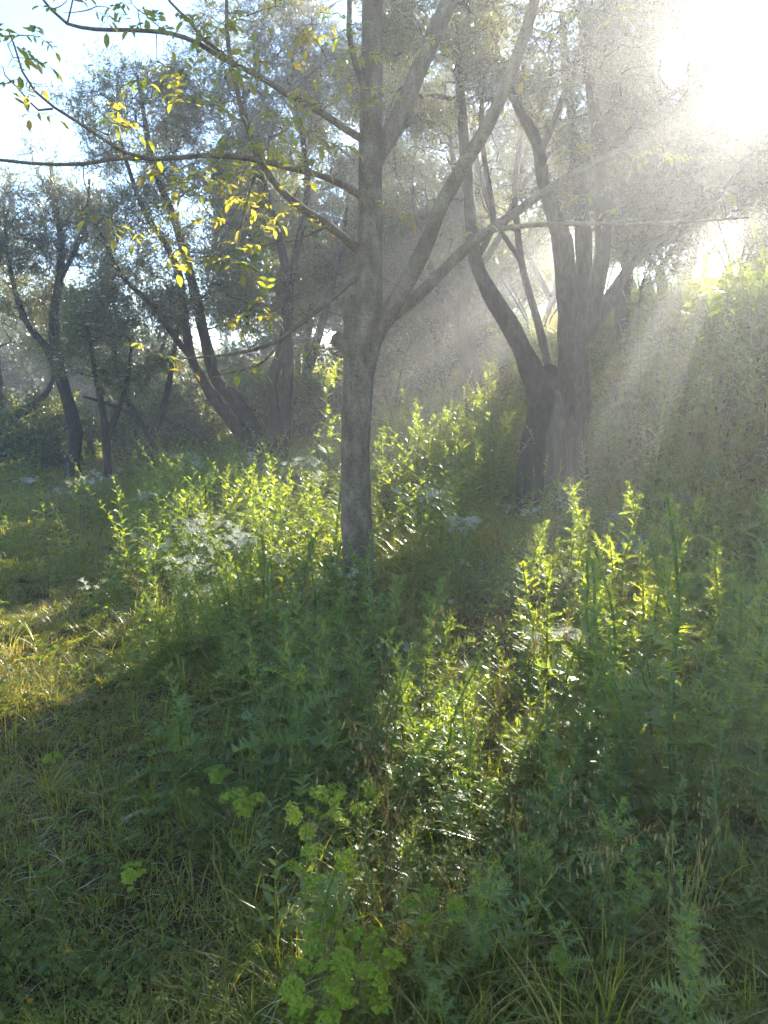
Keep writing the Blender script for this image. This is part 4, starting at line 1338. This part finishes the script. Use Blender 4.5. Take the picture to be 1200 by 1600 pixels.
def make_spurge(seed, H, heads=5, spread=0.09, bract=0.009, tiers=1, name='spurge'):
    """lime-green plant: bare stem, whorl of rays, flat-topped heads of round bracts"""
    q = np.random.default_rng(seed)
    root = empty(name, (0, 0, 0))
    st = MB()
    pts = [np.zeros(3)]; d = norm(np.array([q.normal(0, 0.12), q.normal(0, 0.12), 1.0]))
    for i in range(7):
        d = norm(d + q.normal(0, 0.06, 3)); pts.append(pts[-1] + d * H * 0.8 / 7)
    pts = np.array(pts)
    tube(st, pts, np.linspace(0.0045, 0.003, 8), 6, cap=False)
    def head():
        t = MB()
        nb = 38
        for k in range(nb):
            a = k * 2.4; rr = 0.038 * math.sqrt((k + 0.5) / nb)
            c = np.array([math.cos(a) * rr, math.sin(a) * rr, 0.010 - 4.5 * rr * rr + q.normal(0, 0.004)])
            for z in (0, 1):
                sg = q.uniform(0.7, 1.1)
                roundleaf(t, c + np.array([q.normal(0, .002), q.normal(0, .002), -0.006 * z]), np.array([math.cos(a) * rr * 12, math.sin(a) * rr * 12, 1]) + q.normal(0, .2, 3), bract * sg * (0.7 if z == 0 else 1), q, 7)
        return t.mesh('flower_head', M['spurge'])
    hm = [head() for _ in range(2)]
    tips = []
    top = pts[-1]
    for k in range(heads):
        a = k * 6.28 / heads + q.normal(0, 0.2)
        L = spread * q.uniform(0.75, 1.3)
        e = top + np.array([math.cos(a) * L, math.sin(a) * L, H * 0.2 * q.uniform(0.6, 1.2)])
        m = (top + e) / 2 + np.array([math.cos(a), math.sin(a), -0.4]) * L * 0.15
        tube(st, [top, m, e], [0.0026, 0.0022, 0.0018], 5, cap=False)
        tips.append(e)
    for t_ in range(tiers - 1):
        i = 6 - 2 * t_ - 1
        for k in range(3):
            a = q.uniform(0, 6.28)
            e = pts[i] + np.array([math.cos(a), math.sin(a), 0.9]) * spread * q.uniform(0.8, 1.2)
            tube(st, [pts[i], (pts[i] + e) / 2, e], [0.0022, 0.002, 0.0016], 4, cap=False); tips.append(e)
    st.build('stem', M['spurge_stem'], root)
    lf = MB()
    for k in range(10):
        z = q.uniform(0.05, 0.9); i = min(6, int(z * 7)); a = q.uniform(0, 6.28)
        p = pts[i]
        lance_leaf(lf, p, (math.cos(a), math.sin(a), 0.3), 0.055, 0.022, q, 0.3)
    roundleaf(lf, top, (0, 0, 1), 0.022, q, 9)
    lf.build('foliage', M['spurge'], root)
    for e in tips:
        o = bpy.data.objects.new('flower_head', hm[int(q.integers(0, 2))]); COL.objects.link(o); o.parent = root
        o.location = tuple(e); o.rotation_euler = (q.normal(0, .35), q.normal(0, .35), q.uniform(0, 6.28)); o.scale = (q.uniform(0.7, 1.15),) * 3
    return root

class Kind:
    """prototypes of one kind; each is used itself once, then copied with all its parts"""
    def __init__(s, protos, heights):
        s.p = protos; s.h = heights; s.used = [False] * len(protos); s.q = np.random.default_rng(99); s.k = 0
    def place(s, x, y, H, label, cat, group=None, rz=None, which=None):
        if which is None:
            which = s.k % len(s.p); s.k += 1
        o = s.p[which] if not s.used[which] else copy_tree(s.p[which])
        s.used[which] = True
        sc = H / s.h[which]
        o.location = (float(x), float(y), float(height(x, y)) - 0.015)
        o.rotation_euler = (s.q.normal(0, 0.08), s.q.normal(0, 0.08), s.q.uniform(0, 6.28) if rz is None else rz)
        o.scale = (sc, sc, sc)
        for k in ('label', 'category', 'group'):
            if k in o.keys(): del o[k]
        tag(o, label, cat, group)
        return o
    def top_at(s, px, py, Y, label, cat, group=None, which=None, rz=None):
        p = at(px, py, Y)
        return s.place(p[0], p[1], max(0.12, p[2] - float(height(p[0], p[1]))), label, cat, group, rz, which)

th_h = [1.05, 0.95, 0.8, 0.7, 0.6, 1.3]
TH = Kind([make_thistle(201 + i, h, branches=[3, 2, 2, 1, 1, 4][i], leafy=[1.0, 1.15, 1.1, 1.2, 1.3, 0.9][i]) for i, h in enumerate(th_h)], th_h)
um_h = [0.75, 0.65, 0.55, 0.6]
UM = Kind([make_umbel_plant(301 + i, h, [10, 9, 7, 11][i]) for i, h in enumerate(um_h)], um_h)
sp_h = [0.42, 0.36, 0.22, 0.40]
SP = Kind([make_spurge(401, 0.42, 6, 0.10, 0.0085, 2), make_spurge(402, 0.36, 5, 0.08, 0.008), make_spurge(403, 0.22, 4, 0.045, 0.009), make_spurge(404, 0.40, 7, 0.10, 0.009, 3)], sp_h)

# --- thistles one can point to
for px, py, Y, lab, w in [
    (1088, 752, 2.55, 'tallest thistle of all, blurred pale green stem at the right near the camera', 5),
    (1148, 905, 2.35, 'tall thistle with long spreading leaves just right of the tallest one', 5),
    (1194, 765, 3.1, 'tall thistle half cut off by the right edge of the picture', 0),
    (1086, 1395, 1.42, 'thistle with a thick pale stem at the bottom right corner', 1),
    (866, 1120, 2.25, 'shaded bluish thistle standing in the lower right beside the dry straw', 1),
    (963, 768, 4.5, 'sunlit thistle with a straight bright stem, tallest of the clump right of the old olive', 0),
    (918, 742, 5.0, 'second tallest sunlit thistle in the clump, with a crooked leafy top', 5),
    (815, 800, 5.1, 'thistle at the left end of the sunlit clump in front of the old olive', 1),
    (880, 842, 4.6, 'short glowing yellow green thistle in the middle of the sunlit clump', 3),
    (853, 828, 4.9, 'dull slender thistle between the crooked one and the left end of the sunlit clump', 0),
    (942, 880, 4.3, 'small sunlit thistle at the foot of the tallest one in the clump', 4),
    (830, 935, 4.2, 'low thistle with one glowing leaf at the front of the sunlit clump', 3),
    (733, 968, 4.0, 'thistle with a curled top in half shade below the white umbels', 2),
    (516, 668, 6.6, 'bright backlit thistle rising just left of the grey trunk', 0),
    (512, 575, 9.5, 'tall bright thistle standing further back left of the grey trunk', 0),
    (403, 775, 6.3, 'sunlit thistle standing over the white umbels at the dark stems', 1),
    (441, 722, 7.6, 'thistle at the foot of the four stemmed olive', 2),
    (428, 812, 6.0, 'bright short thistle just right of the white umbels', 3),
    (478, 770, 7.2, 'half lit thistle between the four stemmed olive and the grey trunk', 2),
    (250, 985, 4.1, 'dark broad thistle in the shade beside the trodden path', 1),
    (112, 1035, 3.9, 'small dark thistle alone at the edge of the bright trodden grass', 3),
    (190, 1030, 3.8, 'dark thistle in shade at the edge of the path', 2),
    (545, 1000, 3.7, 'shaded thistle right in front of the foot of the grey trunk', 1),
    (592, 1085, 3.0, 'shaded thistle in the lower middle with a thin pointed top', 2),
    (440, 1165, 2.8, 'low bluish thistle left of the middle foreground', 3),
    (640, 1290, 2.2, 'thistle leaning over the grass right of the lime green clumps', 4),
    (700, 1395, 1.85, 'low thistle in the bottom middle among tangled grass', 4),
    (300, 1270, 2.45, 'low thistle beside the bent dry stalk', 4),
]:
    TH.top_at(px, py, Y, lab, 'thistle', 'thistles', w)

qq = np.random.default_rng(71)
ORD = ['first', 'second', 'third', 'fourth', 'fifth', 'sixth', 'seventh', 'eighth', 'ninth', 'tenth', 'eleventh', 'twelfth', 'thirteenth',
       'fourteenth', 'fifteenth', 'sixteenth', 'seventeenth', 'eighteenth', 'nineteenth', 'twentieth']
def region(kind, n, x0, x1, y0, y1, h0, h1, label, cat, group, ok=None, ws=None):
    c = 0; tries = 0; made = []
    while c < n and tries < n * 40:
        tries += 1
        x, y = qq.uniform(x0, x1), qq.uniform(y0, y1)
        if ok is not None and not ok(x, y):
            continue
        h = qq.uniform(h0, h1)
        made.append((kind.place(x, y, h, label, cat, group, None, None if ws is None else int(qq.choice(ws))), x / y, y, h))
        c += 1
    nr = 3 if len(made) > 20 else 2
    made.sort(key=lambda m: m[2])
    hm = sorted(m[3] for m in made)[len(made) // 2]
    for r in range(nr):
        row = sorted(made[len(made) * r // nr:len(made) * (r + 1) // nr], key=lambda m: m[1])
        for i, (o, _, _, h) in enumerate(row):
            rn = ('front', 'middle', 'back')[r] if nr == 3 else ('front', 'back')[r]
            o['label'] = '%s %s, %s from left in the %s row' % ('taller' if h > hm else 'shorter', label, ORD[i], rn)
region(TH, 46, -0.95, 0.35, 2.7, 4.9, 0.42, 0.72, 'bluish shaded thistle before grey trunk', 'thistle', 'thistles in the shade before the grey trunk',
       lambda x, y: path_mask(x - 0.3, y) < 0.3, [2, 3, 4])
region(TH, 56, -0.1, 2.6, 8.0, 13.0, 0.8, 1.35, 'backlit thistle on sunlit slope', 'thistle', 'thistles on the sunlit slope',
       lambda x, y: abs(x - 2.0) > 0.45 or y > 9.4, [0, 1, 2])
region(TH, 34, -5.5, -0.7, 6.6, 12.5, 0.5, 1.0, 'shaded thistle below left olives', 'thistle', 'thistles below the left olives',
       lambda x, y: path_mask(x, y) < 0.5, [0, 1, 2, 3])
region(TH, 22, 3.0, 6.5, 9.5, 14, 0.8, 1.3, 'hazy thistle on the bank', 'thistle', 'thistles on the bank', None, [0, 1, 2])
region(TH, 26, 0.5, 2.2, 3.4, 5.6, 0.35, 0.8, 'low thistle in sunlit right clump', 'thistle', 'thistles around the sunlit clump', None, [1, 2, 3, 4])
region(TH, 30, -0.75, 0.95, 1.75, 3.1, 0.24, 0.46, 'leafy young thistle in the near grass', 'thistle', 'young thistles in the near grass', lambda x, y: path_mask(x - 0.1, y) < 0.4, [2, 3, 4])
region(TH, 26, 0.7, 2.3, 2.1, 4.0, 0.45, 1.05, 'tall shaded thistle at the right', 'thistle', 'tall thistles in the near right', lambda x, y: x < 0.62 * y, [0, 1, 2, 3])
region(TH, 20, -1.9, -0.7, 2.7, 4.6, 0.28, 0.55, 'dark shaded thistle beside the path', 'thistle', 'shaded thistles beside the path', lambda x, y: path_mask(x, y) < 0.4, [1, 2, 3, 4])
region(TH, 14, -2.4, -0.9, 4.6, 6.4, 0.35, 0.65, 'low thistle among sunlit umbels', 'thistle', 'thistles among the white umbels', lambda x, y: path_mask(x, y) < 0.6, [2, 3, 4])

# --- white umbels
for px, py, Y, lab in [
    (342, 820, 5.7, 'white umbel plant whose head stands highest against the dark shade, left of the grey trunk'),
    (299, 850, 5.5, 'umbel plant with the brightest cream white heads in the sunlit patch'),
    (143, 915, 4.9, 'umbel plant with bare splayed stalks leaning left towards the trodden path'),
    (720, 815, 5.9, 'umbel plant with the highest white head in the shade right of the grey trunk'),
    (737, 880, 5.2, 'umbel plant with a flat white head below the highest one right of the grey trunk'),
    (685, 940, 4.6, 'umbel plant with a drooping white head near the foot of the grey trunk'),
    (606, 1040, 3.9, 'small white umbel right below the grey trunk in deep shade'),
    (681, 1062, 3.6, 'white umbel just above the yellow flower cluster'),
    (655, 770, 7.6, 'pale umbel plant on the dark slope right behind the grey trunk'),
    (172, 1068, 3.7, 'tiny white flowered plant in shade beside the trodden path'),
    (1012, 1120, 3.0, 'white flowered plant in half shade at lower right'),
    (385, 842, 5.8, 'umbel plant with many white heads at the right end of the sunlit patch'),
]:
    UM.top_at(px, py, Y, lab, 'umbel plant', 'white umbel plants')
region(UM, 22, -1.5, -0.72, 4.5, 5.6, 0.25, 0.60, 'white umbel in sunlit patch', 'umbel plant', 'white umbels in the sunlit patch')
region(UM, 8, -6.5, -3.2, 8.0, 10.5, 0.4, 0.7, 'white umbel under left olives', 'umbel plant', 'white umbels under the left olives')
region(UM, 7, 0.1, 1.2, 5.2, 8.2, 0.3, 0.7, 'dim umbel right of grey trunk', 'umbel plant', 'white umbels right of the grey trunk')
region(UM, 9, -0.3, 1.3, 2.9, 4.6, 0.28, 0.5, 'small white umbel before the grey trunk', 'umbel plant', 'white umbels before the grey trunk')
region(UM, 10, -2.6, -0.6, 8.0, 11, 0.5, 0.8, 'faint umbel behind sunlit patch', 'umbel plant', 'white umbels behind the sunlit patch')

# --- lime-green spurges
for px, py, Y, lab, w in [
    (335, 1195, 2.7, 'lime green spurge with one rounded head, upper of the two left of the middle', 2),
    (358, 1238, 2.4, 'yellow headed spurge on a thin brown stem just below the rounded one', 2),
    (206, 1348, 2.15, 'small lime green spurge alone in the short grass at lower left', 2),
    (87, 1236, 2.85, 'tiny yellowish spurge at the left above the short grass', 2),
    (478, 1248, 2.2, 'branching lime green spurge with a stout brown stem, largest in the lower middle', 0),
    (522, 1232, 2.35, 'spurge with layered lime heads right of the branching one', 1),
    (478, 1330, 2.0, 'spurge with small bright heads below the branching one', 1),
    (505, 1452, 1.72, 'dense dome of lime green bracts at the bottom middle', 3),
    (552, 1475, 1.62, 'second dense dome of lime bracts, right of the first at the bottom', 3),
    (500, 1530, 1.50, 'lowest lime bract clump touching the bottom edge', 3),
    (655, 1400, 1.85, 'dull green spurge right of the bottom domes', 1),
    (812, 1142, 2.85, 'bright lime spurge in the shade right of the middle', 1),
    (763, 1222, 2.6, 'small bright spurge left below the one in the shade at right of the middle', 2),
    (1005, 1362, 2.0, 'dull olive green spurge at lower right under the glare', 0),
    (992, 1040, 3.4, 'yellow spurge with feathery heads in the half lit right', 1),
    (702, 1078, 3.3, 'golden yellow spurge below the white umbel right of the middle', 2),
    (612, 1160, 2.95, 'small lime spurge in the middle of the foreground', 2),
    (285, 1140, 3.0, 'dull lime spurge in the shade below the dark thistles at left', 2),
    (872, 1490, 1.72, 'low green spurge near the bottom right of the middle', 2),
]:
    SP.top_at(px, py, Y, lab, 'spurge', 'lime green spurges', w)

# --- bent dry stalk, orange flowers, stones
def build_small():
    q = np.random.default_rng(81)
    def gz(px, py):
        d = ray(px, py); lo, hi = 0.5, 30.0
        for _ in range(40):
            m = (lo + hi) / 2; p = d * (m / d[1])
            if EYE + p[2] > float(height(p[0], p[1])): lo = m
            else: hi = m
        p = d * (lo / d[1]); p[2] = float(height(p[0], p[1])); return p
    e = gz(412, 1515)
    Y1, Y0 = e[1], e[1] + 0.25
    lst = [(330, 1335), (345, 1375), (358, 1405), (375, 1440), (388, 1475), (402, 1503), (415, 1520)]
    P = [at(a, b, y) for (a, b), y in zip(lst, np.linspace(Y0, Y1, len(lst)))]
    P[-1] = e
    mb = MB(); p, r = spline(P, np.linspace(0.0022, 0.0035, len(P)), 0.02); tube(mb, p, r, 6)
    o = mb.build('dry_stalk', M['straw'], None, e, True); o.location = tuple(e)
    tag(o, 'bent pale brown dry stalk arching over the short grass left of the lime green clumps', 'stalk')
    labs = ['orange marigold in the short grass, left of the close pair at the bottom left', 'orange marigold in the short grass, right of the close pair at the bottom left', 'lowest orange marigold near the bottom left corner']
    for (px, py), lab in zip([(77, 1522), (108, 1512), (48, 1592)], labs):
        b = gz(px, py)
        root = empty('marigold', b); tag(root, lab, 'flower', 'orange marigolds')
        s = MB(); tube(s, [[0, 0, 0], [0.004, 0, 0.02], [0.002, 0, 0.045]], [0.0015, 0.0012, 0.001], 5)
        for k in range(5):
            a = q.uniform(0, 6.28); lance_leaf(s, np.array([0, 0, 0.008 * k]), (math.cos(a), math.sin(a), 0.5), 0.03, 0.009, q)
        s.build('stem', M['thistle_stem'], root)
        f = MB()
        for k in range(13):
            a = k * 6.28 / 13; lance_leaf(f, np.array([0.002, 0, 0.045]), (math.cos(a), math.sin(a), 0.9), 0.011, 0.0045, q, 0)
        f.build('flower_head', M['orange_petal'], root)
    rl = ['largest pale weathered stone at the foot of the bank right of the sunlit thistles', 'smaller flat stone lying above the largest one on the bank', 'small rounded stone on the bank, highest of the three']
    for (px, py, s), lab in zip([(1000, 885, 0.27), (972, 830, 0.20), (1062, 785, 0.13)], rl):
        b = gz(px, py)
        n, m = 14, 9
        th = np.linspace(0, math.pi, m); ph = np.linspace(0, 2 * math.pi, n, endpoint=False)
        T, Ph = np.meshgrid(th, ph, indexing='ij')
        d = np.stack([np.sin(T) * np.cos(Ph), np.sin(T) * np.sin(Ph), np.cos(T)], -1)
        rr = np.ones_like(T)
        for _ in range(7):
            nn = norm(q.normal(0, 1, 3)); rr = np.minimum(rr, q.uniform(0.72, 0.95) / np.clip((d @ nn), 0.05, None))
        V = (d * rr[..., None] * np.array([s, s * 0.8, s * 0.55])).reshape(-1, 3)
        i = np.arange(m - 1)[:, None] * n; j = np.arange(n)[None]; j2 = (j + 1) % n
        F = np.stack([i + j, i + n + j, i + n + j2, i + j2], -1).reshape(-1, 4)
        mb = MB(); mb.add(V, [F]); o = mb.build('stone', M['rock'], None, (0, 0, 0), False)
        o.location = (b[0], b[1], b[2] + s * 0.45); o.rotation_euler = (0.1, -0.15, q.uniform(0, 6))
        tag(o, lab, 'stone', 'stones on the bank')
build_small()

# ------------------------------------------------------------------ haze
def build_veil():  # scattering volume added to imitate the sun's glare in the lens
    top = max((o.matrix_local @ Vector(c)).z + (o.parent.location.z if o.parent else 0) for o in bpy.data.objects if o.type == 'MESH' for c in (o.bound_box[1], o.bound_box[2])
              if o.name.split('.')[0] in ('trunk', 'crown', 'limb', 'ground')) + 0.3
    print('haze top', top)
    x0, x1, y0, y1, z0, z1 = -77, 77, -17, 93, -2.0, top
    V = [(x, y, z) for z in (z0, z1) for y in (y0, y1) for x in (x0, x1)]
    F = [[0, 2, 3, 1], [4, 5, 7, 6], [0, 1, 5, 4], [2, 6, 7, 3], [0, 4, 6, 2], [1, 3, 7, 5]]
    m, N, L = new_mat('veil_air')
    pv = N.new('ShaderNodeVolumePrincipled')
    pv.inputs['Color'].default_value = (0.92, 0.94, 0.97, 1)
    pv.inputs['Density'].default_value = 0.0075
    pv.inputs['Anisotropy'].default_value = 0.62
    o = N.new('ShaderNodeOutputMaterial'); L.new(pv.outputs[0], o.inputs['Volume'])
    mb = MB(); mb.add(V, [F]); h = mb.build('veil', m)
    tag(h, 'pale added haze filling the air between the trees', 'veil', kind='stuff')
build_veil()
